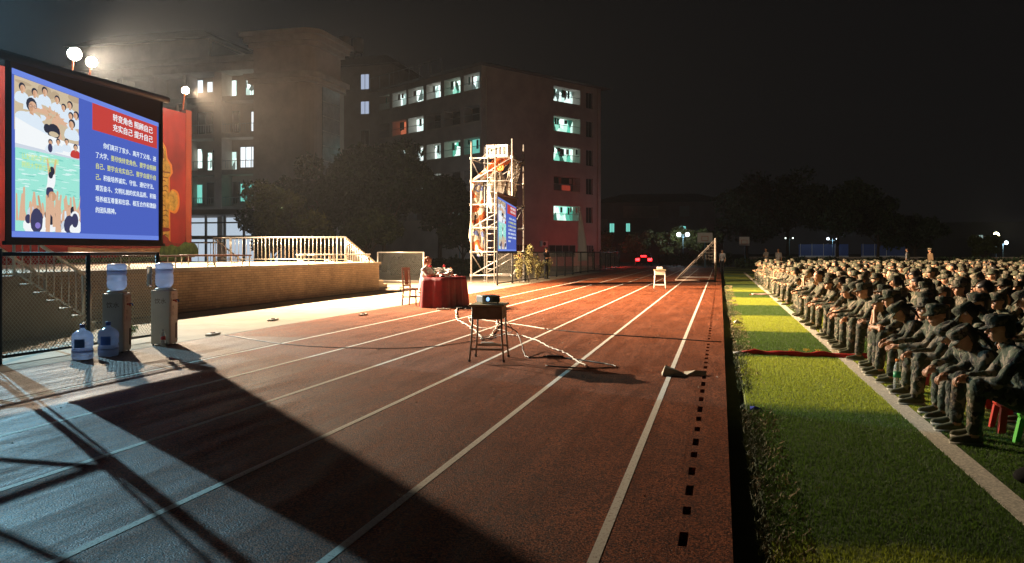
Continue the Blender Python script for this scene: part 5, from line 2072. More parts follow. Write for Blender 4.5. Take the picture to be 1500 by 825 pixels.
def stool(x, y, m, label, h=.23):
    t = empty('stool', (x, y, 0), random.uniform(-.2, .2), label, 'stool', 'plastic stools under the front row')
    q = MB()
    q.add([(-.13, -.13, h), (.13, -.13, h), (.13, .13, h), (-.13, .13, h), (-.12, -.12, h - .03), (.12, -.12, h - .03), (.12, .12, h - .03), (-.12, .12, h - .03)],
          [(0, 1, 2, 3), (7, 6, 5, 4), (0, 4, 5, 1), (1, 5, 6, 2), (2, 6, 7, 3), (3, 7, 4, 0)])
    bevel(q.build('seat', m, t), .008)
    for (sx, sy) in ((-1, -1), (1, -1), (1, 1), (-1, 1)):
        l_ = MB()
        l_.add([(sx * .07, sy * .12, h - .031), (sx * .12, sy * .12, h - .031), (sx * .12, sy * .07, h - .031), (sx * .10, sy * .15, 0), (sx * .15, sy * .15, 0), (sx * .15, sy * .10, 0),
                (sx * .075, sy * .075, h - .031), (sx * .11, sy * .11, 0)], [(0, 1, 4, 3), (1, 2, 5, 4), (2, 6, 7, 5), (6, 0, 3, 7), (3, 4, 5, 7), (0, 6, 2, 1)])
        l_.build('leg', m, t)
    return t


ST_RED = mat('stool_red', (0.62, 0.05, 0.03), 0.4)
ST_GREEN = mat('stool_green', (0.12, 0.62, 0.08), 0.4)
ST_BLUE = mat('stool_blue', (0.06, 0.12, 0.45), 0.4)

# front row, nearest first: (kind, x of hips, y, turn, label)
FRONT = [
    (6, 2.52, 6.62, PI - .10, 'nearest front-row trainee at the right edge, head up, hands joined over the knees'),
    (2, 2.50, 7.15, PI + .02, 'second nearest front-row trainee, head bowed under the cap, hands before the knees'),
    (2, 2.52, 7.72, PI + .12, 'third nearest front-row trainee, bowed head partly behind the neighbour'),
    (0, 2.48, 8.30, PI - .05, 'fourth nearest front-row trainee, looking ahead with forearms on the knees'),
    (1, 2.50, 8.95, PI + .05, 'fifth nearest front-row trainee, arms stretched over the knees behind the water bottle'),
    (2, 2.50, 9.60, PI - .1, 'sixth nearest front-row trainee, bent forward with face turned down'),
    (5, 2.46, 10.25, PI + .1, 'front-row trainee with bare forearms crossed, seventh from the near end'),
    (3, 2.50, 10.9, PI, 'front-row trainee propping the chin on both fists beyond the water bottle'),
    (4, 2.46, 11.6, PI - .05, 'upright front-row trainee just beyond the one with chin on fists'),
    (0, 2.46, 12.25, PI + .05, 'front-row trainee beside the red banner end, forearms on knees, tenth from the near end'),
    (1, 2.44, 12.9, PI, 'front-row trainee with arms draped over the knees, eleventh from the near end'),
    (5, 2.44, 13.55, PI + .1, 'front-row trainee with folded bare arms, twelfth from the near end'),
]
FRONT = [(a + 3 if i_ not in (3, 10) else (0 if i_ == 3 else 2), b - .23, c + .30, d, e) for i_, (a, b, c, d, e) in enumerate(FRONT)]
CG = 'trainees in camouflage seated on the turf'
for i, (k, x, y, rz, lab) in enumerate(FRONT):
    place_person(HI, k, x, y, rz, lab, CG, s=random.uniform(.97, 1.03))
stool(2.33, 6.90, ST_GREEN, 'green plastic stool under the nearest seated trainee')
stool(2.31, 7.45, ST_RED, 'red plastic stool under the second nearest trainee of the front row')
stool(2.31, 8.02, ST_RED, 'red plastic stool under the third nearest trainee of the front row')
stool(2.29, 8.60, ST_RED, 'red plastic stool under the fourth nearest trainee of the front row')
stool(2.31, 9.25, ST_BLUE, 'blue plastic stool behind the water bottle under a front-row trainee')
stool(2.31, 9.90, ST_RED, 'red plastic stool under the sixth trainee of the front row')
stool(2.27, 10.55, ST_RED, 'red plastic stool under the seventh trainee of the front row')
stool(2.31, 11.20, ST_BLUE, 'blue plastic stool under the trainee propping the chin on both fists')

# the rest of the crowd on a loose grid
cells = []
rg = random.Random(21)
row = 0
X = 2.27
while X < 17.5:
    Y = 6.4 + rg.uniform(0, .5)
    while Y < 46:
        if not (row == 0 and Y < 14.3):
            right = .325 * Y + .55
            if X < right and Y > 6.0 + (.5 if row == 1 else 0):
                cells.append((X + rg.uniform(-.10, .10), Y + rg.uniform(-.09, .09), row))
        Y += rg.uniform(.60, .72) if row == 0 else rg.uniform(.62, .80)
    X += .68
    row += 1
cells.sort(key=lambda c: math.hypot(c[0], c[1] + 0.0))
NREAL = 288
ORD = ['', 'first', 'second', 'third', 'fourth', 'fifth', 'sixth', 'seventh', 'eighth', 'ninth', 'tenth', 'eleventh', 'twelfth', 'thirteenth', 'fourteenth', 'fifteenth', 'sixteenth', 'seventeenth', 'eighteenth', 'nineteenth', 'twentieth', 'twenty-first', 'twenty-second', 'twenty-third', 'twenty-fourth', 'twenty-fifth', 'twenty-sixth', 'twenty-seventh', 'twenty-eighth', 'twenty-ninth', 'thirtieth']
POSE = ['with forearms on the knees and head turned', 'sitting upright with head turned aside', 'with arms over the knees looking down', 'with forearms on the knees', 'with arms stretched over the knees', 'with bowed head', 'with chin on both fists', 'sitting upright', 'with arms folded on the knees', 'with hands joined over the knees', 'upright and wearing glasses']
RANK = {}
for rw in range(row):
    col_ = sorted([c for c in cells if c[2] == rw], key=lambda c: c[1])
    for n_, c in enumerate(col_):
        RANK[c] = n_ + 1 + (12 if rw == 0 else 0)
for i, (x, y, rw) in enumerate(cells[:NREAL]):
    k = rg.randrange(11)
    lib = HI if i < 34 else MID
    n_ = RANK[(x, y, rw)]
    lab = 'trainee in camouflage uniform seated in the packed rows of the crowd on the turf'
    if rw < 8 and n_ <= 30 and n_ <= (30, 26, 20, 16, 12, 10, 8, 8)[rw]:
        lab = '%s-row trainee %s, %s from near end' % (ORD[rw + 1] if rw else 'front', POSE[k], ORD[n_])
    place_person(lib, k, x, y, PI + rg.uniform(-.35, .30), lab, 'trainees seated in the packed rows', s=rg.uniform(.93, 1.06), cap=(rg.random() > .12))
# everyone farther back reads as one mass
def mesh_arrays(me):
    v = np.empty(len(me.vertices) * 3)
    me.vertices.foreach_get('co', v)
    v = v.reshape(-1, 3)
    me.calc_loop_triangles()
    t = np.empty(len(me.loop_triangles) * 3, np.int32)
    me.loop_triangles.foreach_get('vertices', t)
    m_ = np.empty(len(me.loop_triangles), np.int32)
    me.loop_triangles.foreach_get('material_index', m_)
    return v, t.reshape(-1, 3), m_


libs = []
for k in range(11):
    parts = []
    for q, off in ((0, 0), (1, 10), (2, 20)):
        v, t, m_ = mesh_arrays(LO[k][q])
        if q == 1:
            m_ = m_ * 0 + 1
        if q == 2:
            m_ = m_ * 0 + 6
        parts.append((v, t, m_))
    nv = 0
    V_, T_, M_ = [], [], []
    for v, t, m_ in parts:
        V_.append(v)
        T_.append(t + nv)
        M_.append(m_)
        nv += len(v)
    libs.append((np.concatenate(V_), np.concatenate(T_), np.concatenate(M_)))
V_, T_, M_ = [], [], []
nv = 0
for (x, y, rw) in cells[NREAL:]:
    v, t, m_ = libs[rg.randrange(11)]
    a = PI + rg.uniform(-.4, .35)
    s = rg.uniform(.93, 1.07)
    ca, sa = math.cos(a) * s, math.sin(a) * s
    w_ = np.stack([v[:, 0] * ca - v[:, 1] * sa + x, v[:, 0] * sa + v[:, 1] * ca + y, v[:, 2] * s], 1)
    V_.append(w_)
    T_.append(t + nv)
    M_.append(m_)
    nv += len(v)
V_, T_, M_ = np.concatenate(V_), np.concatenate(T_), np.concatenate(M_)
me = bpy.data.meshes.new('crowd')
me.vertices.add(len(V_))
me.vertices.foreach_set('co', V_.reshape(-1))
me.loops.add(len(T_) * 3)
me.loops.foreach_set('vertex_index', T_.reshape(-1).astype(np.int32))
me.polygons.add(len(T_))
me.polygons.foreach_set('loop_start', np.arange(0, len(T_) * 3, 3, dtype=np.int32))
me.update(calc_edges=True)
for m in PMATS + [M_HAIR]:
    me.materials.append(m)
me.polygons.foreach_set('material_index', M_.astype(np.int32))
me.polygons.foreach_set('use_smooth', np.ones(len(T_), dtype=bool))
o = bpy.data.objects.new('crowd', me)
COL.objects.link(o)
tag(o, 'far mass of seated trainees in camouflage filling the back of the turf', 'crowd', kind='stuff')
print('cells', len(cells), 'crowd faces', len(T_), 'hi', len(HI[0][0].polygons), 'mid', len(MID[0][0].polygons), 'lo', len(LO[0][0].polygons))


# standing figures ---------------------------------------------------
def standing_person(x, y, rz, h, label, shirt, trousers, arms='down', hair=True, cap=None, z=0.0, voxel=.02):
    s = h / 1.72
    V = {'hl': (0, .09, .90), 'hr': (0, -.09, .90), 'kl': (.01, .10, .48), 'kr': (.01, -.10, .48), 'al': (-.01, .11, .09), 'ar': (-.01, -.11, .09)}
    c = []
    for sy, a, b, d in ((1, 'hl', 'kl', 'al'), (-1, 'hr', 'kr', 'ar')):
        c.append((V[a], V[b], .085, .060, 2))
        c.append((V[b], V[d], .058, .046, 2))
        an = Vector(V[d])
        c.append((an + Vector((-.02, 0, -.045)), an + Vector((.13, .02 * sy, -.055)), .042, .032, 3))
        c.append(((0, .05 * sy, .95), (0, .055 * sy, 1.12), .105, .095, 1))
        c.append(((0, .055 * sy, 1.12), (-.01, .07 * sy, 1.32), .098, .098, 1))
        sh = Vector((-.01, .19 * sy, 1.38))
        c.append(((-.01, .05 * sy, 1.41), sh, .055, .055, 1))
        if arms == 'down':
            el, wr = sh + Vector((-.02, .04 * sy, -.29)), sh + Vector((.06, .03 * sy, -.54))
        else:
            el, wr = sh + Vector((.08, .03 * sy, -.27)), sh + Vector((.24, -.12 * sy, -.22))
        c.append((sh, el, .052, .042, 1))
        c.append((el, wr, .036, .026, 0))
        d_ = (wr - el).normalized()
        for k in range(-1, 2):
            c.append((wr, wr + d_ * .09 + Vector((0, 0, .02 * k)), .026, .016, 0))
    c.append(((-.005, 0, 1.42), (.01, 0, 1.54), .052, .048, 0))
    hc, ex, Mh = head_parts((.02, 0, 1.60), 0, .05)
    me = figure_mesh('person', c + hc, [M_SKIN, shirt, trousers, M_BLACK, M_LIP, M_SOLE], voxel, 3, .5, ex, 0)
    o = bpy.data.objects.new('person', me)
    COL.objects.link(o)
    o.location = (x, y, z)
    o.rotation_euler = (0, 0, rz)
    o.scale = (s, s, s)
    tag(o, label, 'person')
    if cap:
        cc = bpy.data.objects.new('cap', cap_mesh(Mh))
        COL.objects.link(cc)
        cc.parent = o
    hh = bpy.data.objects.new('hair', hair_mesh(Mh))
    COL.objects.link(hh)
    hh.parent = o
    return o


D1 = mat('dark_shirt', (0.02, 0.02, 0.025), 0.9)
D2 = mat('dark_trousers', (0.015, 0.015, 0.02), 0.9)
GY = mat('grey_shirt', (0.30, 0.29, 0.30), 0.9)
BR = mat('olive_brown_shirt', (0.13, 0.08, 0.04), 0.9)
standing_person(-9.0, 42.8, -.4, 1.70, 'man in dark clothes standing with folded arms at the track fence right of the scaffold', D1, D2, 'fold')
standing_person(-10.6, 70, 0.3, 1.70, 'leftmost of four dim people standing behind the fence under the red-lit wall', D1, D2)
standing_person(-10.4, 73.5, 0, 1.65, 'second of four dim people standing behind the far fence', D2, D1)
standing_person(-10.2, 77.0, 0.6, 1.74, 'third of four dim people standing behind the far fence', D1, D2, 'fold')
standing_person(-9.9, 81.0, 0.2, 1.68, 'rightmost of four dim people standing behind the far fence, nearest the car', D2, D2)
standing_person(3.15, 60.5, -2.4, 1.72, 'left one of two people in grey shirts standing behind the far end of the crowd', GY, D2, 'fold')
standing_person(4.0, 60.9, -2.0, 1.70, 'right one of two people in grey shirts standing behind the far end of the crowd', GY, D2)
standing_person(0.15, 60.0, -2.0, 1.62, 'dim person in grey standing at the end of the track near the goal', GY, D2)
standing_person(10.35, 45.6, 3.4, 1.66, 'officer in brown shirt and cap standing behind the crowd at the right edge', BR, D2, cap=True)
standing_person(11.6, 57, 2.6, 1.70, 'dim figure standing behind the middle of the crowd in front of the hoarding', GY, D2)

# ================================================================== SPEAKER'S TABLE
tbl = empty('draped_table', (-7.12, 20.72, 0), R(-11), 'long speaker table under a dark red velvet cloth standing at the edge of the track', 'table')
LH, WH, TH = .64, .30, .79
# cloth as a folded skirt
def skirt():
    mb = MB()
    per = []
    N_ = 150
    cor = [(-WH, -LH), (WH, -LH), (WH, LH), (-WH, LH)]
    segs = [(cor[i], cor[(i + 1) % 4]) for i in range(4)]
    for (a, b) in segs:
        L = math.dist(a, b)
        k = int(L / .035)
        for i in range(k):
            t_ = i / k
            per.append((a[0] + (b[0] - a[0]) * t_, a[1] + (b[1] - a[1]) * t_))
    n = len(per)
    rows_ = 9
    vs = []
    for r_ in range(rows_):
        f = r_ / (rows_ - 1)
        z = TH * (1 - f) + .008 * f
        for i, (px_, py_) in enumerate(per):
            L = math.hypot(px_, py_)
            am = .032 * f ** .6 * (math.sin(i * .62) + .6 * math.sin(i * .27 + 1.3) + .4 * math.sin(i * 1.31))
            nx, ny = (1 if px_ >= WH - 1e-6 else -1 if px_ <= -WH + 1e-6 else 0), (1 if py_ >= LH - 1e-6 else -1 if py_ <= -LH + 1e-6 else 0)
            fl_ = .035 * f
            vs.append((px_ + nx * (am + fl_), py_ + ny * (am + fl_), z))
    fs = []
    for r_ in range(rows_ - 1):
        for i in range(n):
            fs.append((r_ * n + i, (r_ + 1) * n + i, (r_ + 1) * n + (i + 1) % n, r_ * n + (i + 1) % n))
    fs.append(tuple(range(n)))
    mb.add(vs, fs)
    return mb


skirt().build('tablecloth', M_VELVET, tbl, smooth=False)
for p in tbl.children[0].data.polygons[:-1]:
    p.use_smooth = True
MB().box((-.24, -.6, .70), (.24, .6, .775)).build('tabletop', M_WOOD, tbl)
for (sx, sy) in ((-1, -1), (1, -1), (1, 1), (-1, 1)):
    MB().tube([(sx * .2, sy * .52, 0), (sx * .2, sy * .52, .70)], .022, 6).build('leg', M_BLACKMETAL, tbl)


def on_table(x, y, z=TH):
    a = R(-11)
    return (-7.12 + x * math.cos(a) - y * math.sin(a), 20.72 + x * math.sin(a) + y * math.cos(a), z + .002)


PAPER = mat('paper_white', (0.85, 0.85, 0.83), 0.7)
t = empty('paper_stack', on_table(.02, -.08), .3, 'bright pile of crumpled white papers and plastic on the red speaker table', 'papers')
t.scale = (1.1, 1.35, 1.5)
rg = random.Random(9)
for i in range(9):
    q = MB()
    K = 5
    cx_, cy_, cz_ = rg.uniform(-.10, .10), rg.uniform(-.28, .28), .004 + i * .014
    an = rg.uniform(0, 3)
    vs = []
    for a in range(K):
        for b in range(K):
            u, v_ = (a / (K - 1) - .5) * .24, (b / (K - 1) - .5) * .30
            vs.append((cx_ + u * math.cos(an) - v_ * math.sin(an), cy_ + u * math.sin(an) + v_ * math.cos(an), cz_ + .03 * abs(math.sin(a * 1.7 + i)) + .03 * abs(math.cos(b * 1.3 + i * 2))))
    q.add(vs, [(a * K + b, a * K + b + 1, (a + 1) * K + b + 1, (a + 1) * K + b) for a in range(K - 1) for b in range(K - 1)])
    q.build('sheet', PAPER, t, smooth=True)
t = empty('laptop', on_table(-.08, .10), R(150), 'small open laptop standing among the papers on the speaker table', 'laptop')
bevel(MB().box((-.16, -.11, 0), (.16, .11, .018)).build('base', M_GALV, t), .004)
Ml = Matrix.Translation((0, .11, .018)) @ Matrix.Rotation(R(-15), 4, 'X')
l_ = MB().box((-.16, 0, 0), (.16, .008, .21), M=Ml).build('lid', M_GALV, t)
MB().box((-.15, -.002, .012), (.15, -.0005, .20), M=Ml).build('display', emat('laptop_display', (.55, .7, .9), .8), l_)
M_RFOAM = mat('red_foam', (0.65, 0.03, 0.05), 0.9)
for i, (xx, yy, lab) in enumerate(((-.10, -.36, 'microphone with red foam ball nearest the speaker'), (-.02, -.02, 'microphone with red foam ball farther along the speaker table'))):
    t = empty('microphone', on_table(xx, yy), 1.0 + i, lab, 'microphone', 'table microphones')
    MB().lathe((0, 0, 0), [(.06, 0), (.06, .015), (.02, .03)], 14).build('base', M_BLACK, t)
    MB().tube([(0, 0, .02), (0.02, 0, .18), (-.06, 0, .27), (-.12, 0, .29)], .006, 6).build('gooseneck', mat('green_stem', (0.10, 0.25, 0.08), .6), t)
    q = MB()
    q.ell((-.14, 0, .295), (.045, .036, .036), seg=10, rings=6)
    q.build('windscreen', M_RFOAM, t, smooth=True)
M_CLEAR = mat('clear_plastic', (0.75, 0.80, 0.82), 0.12, trans=0.75)


def drink_bottle(loc, label, h=.24, r=.033, lab_col=(0.05, 0.3, 0.12), cap_col=(0.8, 0.2, 0.03), name='water_bottle'):
    t = empty(name, loc, 0, label, 'bottle')
    MB().lathe((0, 0, 0), [(r * .8, 0), (r, .01), (r, h * .30), (r * .9, h * .36), (r, h * .42), (r, h * .62), (r * .75, h * .78), (r * .38, h * .88), (r * .38, h * .93)], 16).build('body', M_CLEAR, t, smooth=True)
    MB().lathe((0, 0, 0), [(r * 1.015, h * .42), (r * 1.015, h * .60)], 16).build('label_band', mat('label_%d_%d' % (lab_col[0] * 100, lab_col[1] * 100), lab_col, .5), t, smooth=True)
    MB().lathe((0, 0, 0), [(r * .45, h * .925), (r * .45, h)], 12).build('cap', mat('cap_%d' % (cap_col[0] * 100), cap_col, .5), t)
    return t


drink_bottle(on_table(-.02, .38), 'clear drink bottle on the right part of the speaker table', .25, .035, (0.1, 0.12, 0.3))
t = empty('thermos', on_table(-.06, .27), 0, 'dark brown flask beside the drink bottle on the speaker table', 'flask')
MB().lathe((0, 0, 0), [(.035, 0), (.04, .01), (.04, .13), (.03, .16)], 14).build('body', M_WOOD, t, smooth=True)
MB().lathe((0, 0, 0), [(.031, .161), (.031, .2), (.02, .205)], 14).build('lid', M_BLACK, t, smooth=True)
t = empty('tea_cup', on_table(.05, .52), 0, 'small pale cup at the far end of the speaker table', 'cup')
MB().lathe((0, 0, 0), [(.02, 0), (.03, .01), (.038, .055), (.034, .055), (.026, .014)], 14).build('body', M_WHITE, t, smooth=True)
q = MB()
q.tube([(.034, 0, .045), (.055, 0, .035), (.050, 0, .018), (.030, 0, .015)], .004, 6)
q.build('handle', M_WHITE, t)

# speaker, seated behind the table facing the crowd
SHIRT = mat('pale_shirt', (0.66, 0.72, 0.70), 0.8)
SK2 = mat('speaker_trousers', (0.05, 0.05, 0.07), 0.9)
c = []
for sy in (-1, 1):
    c.append(((0, .07 * sy, .50), (.03, .065 * sy, .72), .125, .11, 1))
    c.append(((.03, .065 * sy, .72), (.07, .07 * sy, .92), .11, .105, 1))
    sh = Vector((.07, .19 * sy, .98))
    c.append(((.06, .04 * sy, 1.03), sh, .055, .058, 1))
    el = Vector((.22, .22 * sy, .84))
    wr = Vector((.42, .10 * sy, .845))
    c.append((sh, el, .055, .045, 1))
    c.append((el, wr, .040, .026, 0))
    for k in (-1, 0, 1):
        c.append((wr, wr + Vector((.08, -.02 * sy + .018 * k, 0)), .026, .016, 0))
    c.append(((.02, .10 * sy, .50), (.42, .11 * sy, .50), .09, .07, 2))
    c.append(((.42, .11 * sy, .50), (.40, .11 * sy, .10), .065, .05, 2))
    c.append(((.37, .11 * sy, .045), (.53, .12 * sy, .035), .042, .03, 3))
c.append(((.07, 0, 1.02), (.10, 0, 1.12), .052, .048, 0))
hc, ex, Mh = head_parts((.115, 0, 1.185), 0, .12, 1.0, True)
for sy in (-1, 1):
    hand_fingers(ex, (.42, .10 * sy, .845), (1, -.25 * sy, 0), (0, 0, -1), (0, -sy, 0), 1.0, 0, .5)
me = figure_mesh('speaker_person', c + hc, [M_SKIN, SHIRT, SK2, M_BLACK, M_LIP, M_SOLE], .012, 3, None, ex, 0)
o = bpy.data.objects.new('person', me)
COL.objects.link(o)
o.location = (-7.66, 20.62, 0)
o.rotation_euler = (0, 0, R(-8))
tag(o, 'speaker with curly reddish-brown hair, glasses and pale shirt seated behind the red table', 'person')
q = MB()
rg = random.Random(2)
for i in range(60):
    a, b = rg.uniform(0, 2 * PI), rg.uniform(-.5, 1.4)
    p = Vector((-.02 + .088 * math.cos(a) * math.cos(b), .092 * math.sin(a) * math.cos(b), .02 + .10 * math.sin(b)))
    if p.x > .045 and p.z < .06:
        continue
    q.ell(tuple(Mh @ p), rg.uniform(.026, .038), seg=8, rings=5)
q.build('hair', mat('curly_brown_hair', (0.34, 0.11, 0.04), 0.6), o, smooth=True)

# chair behind the speaker
def chair(x, y, rz, label):
    t = empty('dining_chair', (x, y, 0), rz, label, 'chair')
    bevel(MB().box((-.22, -.21, .42), (.22, .21, .47)).build('seat', mat('seat_leather', (0.10, 0.03, 0.02), .5), t), .012)
    for sy in (-1, 1):
        MB().tube([(.19, .18 * sy, .42), (.20, .18 * sy, 0)], [.022, .017], 6).build('leg', M_WOOD, t)
        MB().tube([(-.24, .18 * sy, 0), (-.20, .18 * sy, .42), (-.24, .18 * sy, 1.04)], [.018, .024, .018], 6).build('rear_leg', M_WOOD, t)
        MB().box((-.20, .18 * sy - .012, .22), (.19, .18 * sy + .012, .25)).build('stretcher', M_WOOD, t)
    bk = MB()
    bk.box((-.245, -.17, .96), (-.215, .17, 1.03))
    bk.box((-.225, -.17, .52), (-.20, .17, .56))
    bk.build('back_rail', M_WOOD, t)
    MB().add([(-.21, -.09, .565), (-.21, .09, .565), (-.235, .09, .955), (-.235, -.09, .955), (-.195, -.09, .565), (-.195, .09, .565), (-.22, .09, .955), (-.22, -.09, .955)],
             [(0, 1, 2, 3), (7, 6, 5, 4), (0, 4, 5, 1), (1, 5, 6, 2), (2, 6, 7, 3), (3, 7, 4, 0)]).build('back_splat', M_WOOD, t)
    return t


chair(-8.12, 21.0, R(-10), 'empty dark wooden high-back chair left of the speaker')
t = empty('wooden_stool', (-7.66, 20.62, 0), 0, 'low dark stool under the speaker, hidden behind the red tablecloth', 'stool')
MB().lathe((0, 0, 0), [(.15, .35), (.16, .36), (.16, .385), (.15, .39)], 16).build('seat', M_WOOD, t)
for a in range(4):
    MB().tube([(.10 * math.cos(a * PI / 2 + .7), .10 * math.sin(a * PI / 2 + .7), .35), (.14 * math.cos(a * PI / 2 + .7), .14 * math.sin(a * PI / 2 + .7), 0)], .014, 6).build('leg', M_WOOD, t)

# ================================================================== SCHOOL DESKS WITH PROJECTORS
def school_desk(x, y, rz, label, m_leg, m_box):
    t = empty('school_desk', (x, y, 0), rz, label, 'desk', 'school desks used as projector stands')
    q = MB().box((-.24, -.30, .735), (.24, .30, .76))
    bevel(q.build('desktop', M_PLY, t), .008)
    q = MB()
    q.box((-.20, -.25, .56), (.20, .25, .575))
    q.box((-.20, -.25, .576), (-.185, .25, .734))
    q.box((.185, -.25, .576), (.20, .25, .734))
    q.box((-.184, .235, .576), (.184, .25, .734))
    q.build('drawer_box', m_box, t)
    q = MB()
    q.box((-.184, -.25, .576), (.184, -.235, .72))
    q.build('front_panel', m_box, t)
    for sx in (-1, 1):
        for sy in (-1, 1):
            q = MB()
            q.tube([(sx * .19, sy * .235, .735), (sx * .20, sy * .25, .35), (sx * .23, sy * .275, 0.0)], .0135, 8)
            l_ = q.build('leg', m_leg, t, smooth=True)
            MB().tube([(sx * .2295, sy * .2745, .03), (sx * .2305, sy * .2755, 0)], .018, 8).build('foot', M_BLACK, l_)
    for sy in (-1, 1):
        MB().box((-.215, sy * .262 - .01, .15), (.215, sy * .262 + .01, .18)).build('crossbar', m_leg, t)
    return t


def projector(x, y, z, rz, label):
    t = empty('projector', (x, y, z), rz, label, 'projector', 'projectors on school desks')
    t.scale = (.88, .88, .95)
    q = MB().box((-.15, -.13, .012), (.15, .13, .115))
    bevel(q.build('body', mat('projector_grey', (0.55, 0.54, 0.52), .4), t), .02, 3)
    Mr = Matrix.Rotation(R(90), 3, 'X')
    l_ = MB().lathe((-.07, -.130, .065), [(.042, 0), (.042, .022), (.032, .024), (.032, .010)], 20, M=Mr).build('lens_ring', M_BLACK, t, smooth=True)
    MB().lathe((-.07, -.142, .065), [(.001, .004), (.031, .003), (.031, 0)], 20, M=Mr).build('lens_glass', emat('lens_glow', (.30, .55, 1.0), 1.6), l_)
    for i in range(6):
        MB().box((.02 + i * .02, -.1335, .03), (.03 + i * .02, -.1305, .095)).build('vent', M_BLACK, t)
    MB().box((-.06, -.06, .116), (.10, .05, .121)).build('control_panel', M_BLACK, t)
    for (a, b) in ((-.12, -.1), (.12, -.1), (0, .1)):
        MB().tube([(a, b, 0), (a, b, .013)], .012, 8).build('foot', M_BLACK, t)
    return t


school_desk(-3.04, 10.71, R(8), 'school desk in the middle of the track carrying the near projector', M_DESKSTEEL, mat('desk_box_brown', (0.33, 0.25, 0.18), .6, var=.3, vscale=9))
projector(-3.06, 10.72, .762, R(40), 'near grey projector with a glowing bluish lens on the desk in mid-track')
school_desk(-2.3, 32.6, R(6), 'pale school desk far down the track with the second projector', M_WHITE, mat('desk_box_pale', (0.6, 0.52, 0.40), .6))
projector(-2.3, 32.6, .762, R(95), 'far pale projector on the distant school desk')
# cardboard wedge marker on the line
t = empty('paper_box_lid', (-.52, 9.88, 0.008), R(12), 'folded cream cardboard wedge lying on the inner lane line', 'cardboard')
q = MB()
q.add([(-.17, -.13, 0), (.10, -.15, 0), (.12, .12, 0), (-.14, .13, 0), (-.13, -.06, .09), (-.10, .08, .10), (.07, -.02, .035)],
      [(0, 1, 6, 4), (1, 2, 6), (2, 3, 5, 6), (3, 0, 4, 5), (4, 6, 5), (3, 2, 1, 0)])
q.build('lid', mat('cream_card', (0.60, 0.50, 0.36), .8, var=.2, vscale=9), t)
q = MB()
q.add([(.10, -.10, .001), (.36, -.06, .001), (.38, .06, .03), (.12, .10, .02), (.24, 0, .05)], [(0, 1, 4), (1, 2, 4), (2, 3, 4), (3, 0, 4)])
q.build('flap', MATS['cream_card'], t)


# ================================================================== CABLES
def cable(name, pts, r, m, label, wob=.03, seed=1, z=.012, zlist=None):
    rg_ = random.Random(seed)
    out = []
    n = len(pts)
    for i in range(n - 1):
        p0 = pts[max(i - 1, 0)]
        p1, p2 = pts[i], pts[i + 1]
        p3 = pts[min(i + 2, n - 1)]
        K = 8
        for s_ in range(K):
            t_ = s_ / K
            q = [0.5 * ((2 * p1[j]) + (-p0[j] + p2[j]) * t_ + (2 * p0[j] - 5 * p1[j] + 4 * p2[j] - p3[j]) * t_ ** 2 + (-p0[j] + 3 * p1[j] - 3 * p2[j] + p3[j]) * t_ ** 3) for j in (0, 1)]
            za = (zlist[i] * (1 - t_) + zlist[i + 1] * t_) if zlist else z
            out.append((q[0] + rg_.uniform(-wob, wob) * .4, q[1] + rg_.uniform(-wob, wob), za))
    out.append((*pts[-1], zlist[-1] if zlist else z))
    o = MB().tube(out, r, 6).build(name, m, None, smooth=True)
    return tag(o, label, 'cable')


M_WC = mat('white_tape', (0.75, 0.70, 0.62), .6)
cable('white_cable', [(-6.5, 19.9), (-5.95, 18.14), (-5.37, 16.53), (-4.82, 15.36), (-4.29, 14.23), (-3.91, 13.24), (-3.80, 12.95), (-3.75, 13.3), (-3.89, 13.95), (-4.2, 15.4), (-4.5, 16.4)], .012, M_WC, 'thick white taped cable running from the speaker table and looping behind the near desk', .05, 1, .022)
cable('white_cable', [(-5.45, 17.5), (-4.9, 15.9), (-4.45, 15.0), (-4.05, 14.7), (-3.72, 14.3), (-3.8, 13.6), (-4.05, 13.2)], .008, M_WC, 'thin white cord looped beside the thick taped cable behind the near desk', .03, 2, .016)
cable('white_cable', [(-3.71, 14.0), (-3.42, 13.71), (-3.26, 13.63), (-2.92, 13.06), (-2.51, 12.18), (-2.24, 11.73), (-2.08, 11.37), (-1.85, 10.76), (-1.63, 10.28)], .0095, M_WC, 'white taped cable zigzagging across the lanes to the right of the near desk', .035, 3, .017)
cable('white_cable', [(-5.35, 17.28), (-4.83, 16.67), (-4.25, 16.14), (-3.7, 15.64), (-3.17, 15.05)], .011, M_WC, 'thin white cord lying straight across the lanes behind the near desk', .02, 4, .012)
cable('black_cable', [(-3.17, 15.05), (-2.05, 14.42), (-1.0, 14.0), (0.02, 13.61)], .009, M_BLACK, 'thin dark cable crossing the inner lanes to the drain strip', .015, 5, .010)
cable('black_cable', [(-2.95, 10.95), (-3.1, 11.4), (-3.0, 12.06), (-2.62, 11.07), (-2.45, 10.97), (-2.22, 11.1), (-1.93, 10.95), (-1.51, 10.64), (-1.27, 10.37), (-1.42, 10.2), (-1.7, 10.1), (-2.15, 10.21)], .009, M_BLACK, 'black power cable drooping from the near desk and coiling to the right on the track', .012, 6, zlist=[.74, .45, .25, .012, .011, .011, .011, .011, .011, .011, .011, .011])
cable('black_cable', [(-8.35, 12.6), (-6.4, 11.5), (-4.9, 11.45), (-4.22, 11.93), (-3.91, 12.7), (-3.67, 13.08), (-3.2, 12.6), (-3.05, 11.05)], .006, M_BLACK, 'dark cable sweeping from the water coolers across the lanes to the near desk', .015, 7, zlist=[.011, .011, .011, .011, .011, .02, .2, .7])
t = empty('cable_junction', (-2.22, 11.02, .008), .2, 'black cable joint lying on the track right of the near desk', 'connector')
bevel(MB().box((-.09, -.03, 0), (.09, .03, .035)).build('body', M_BLACK, t), .006)
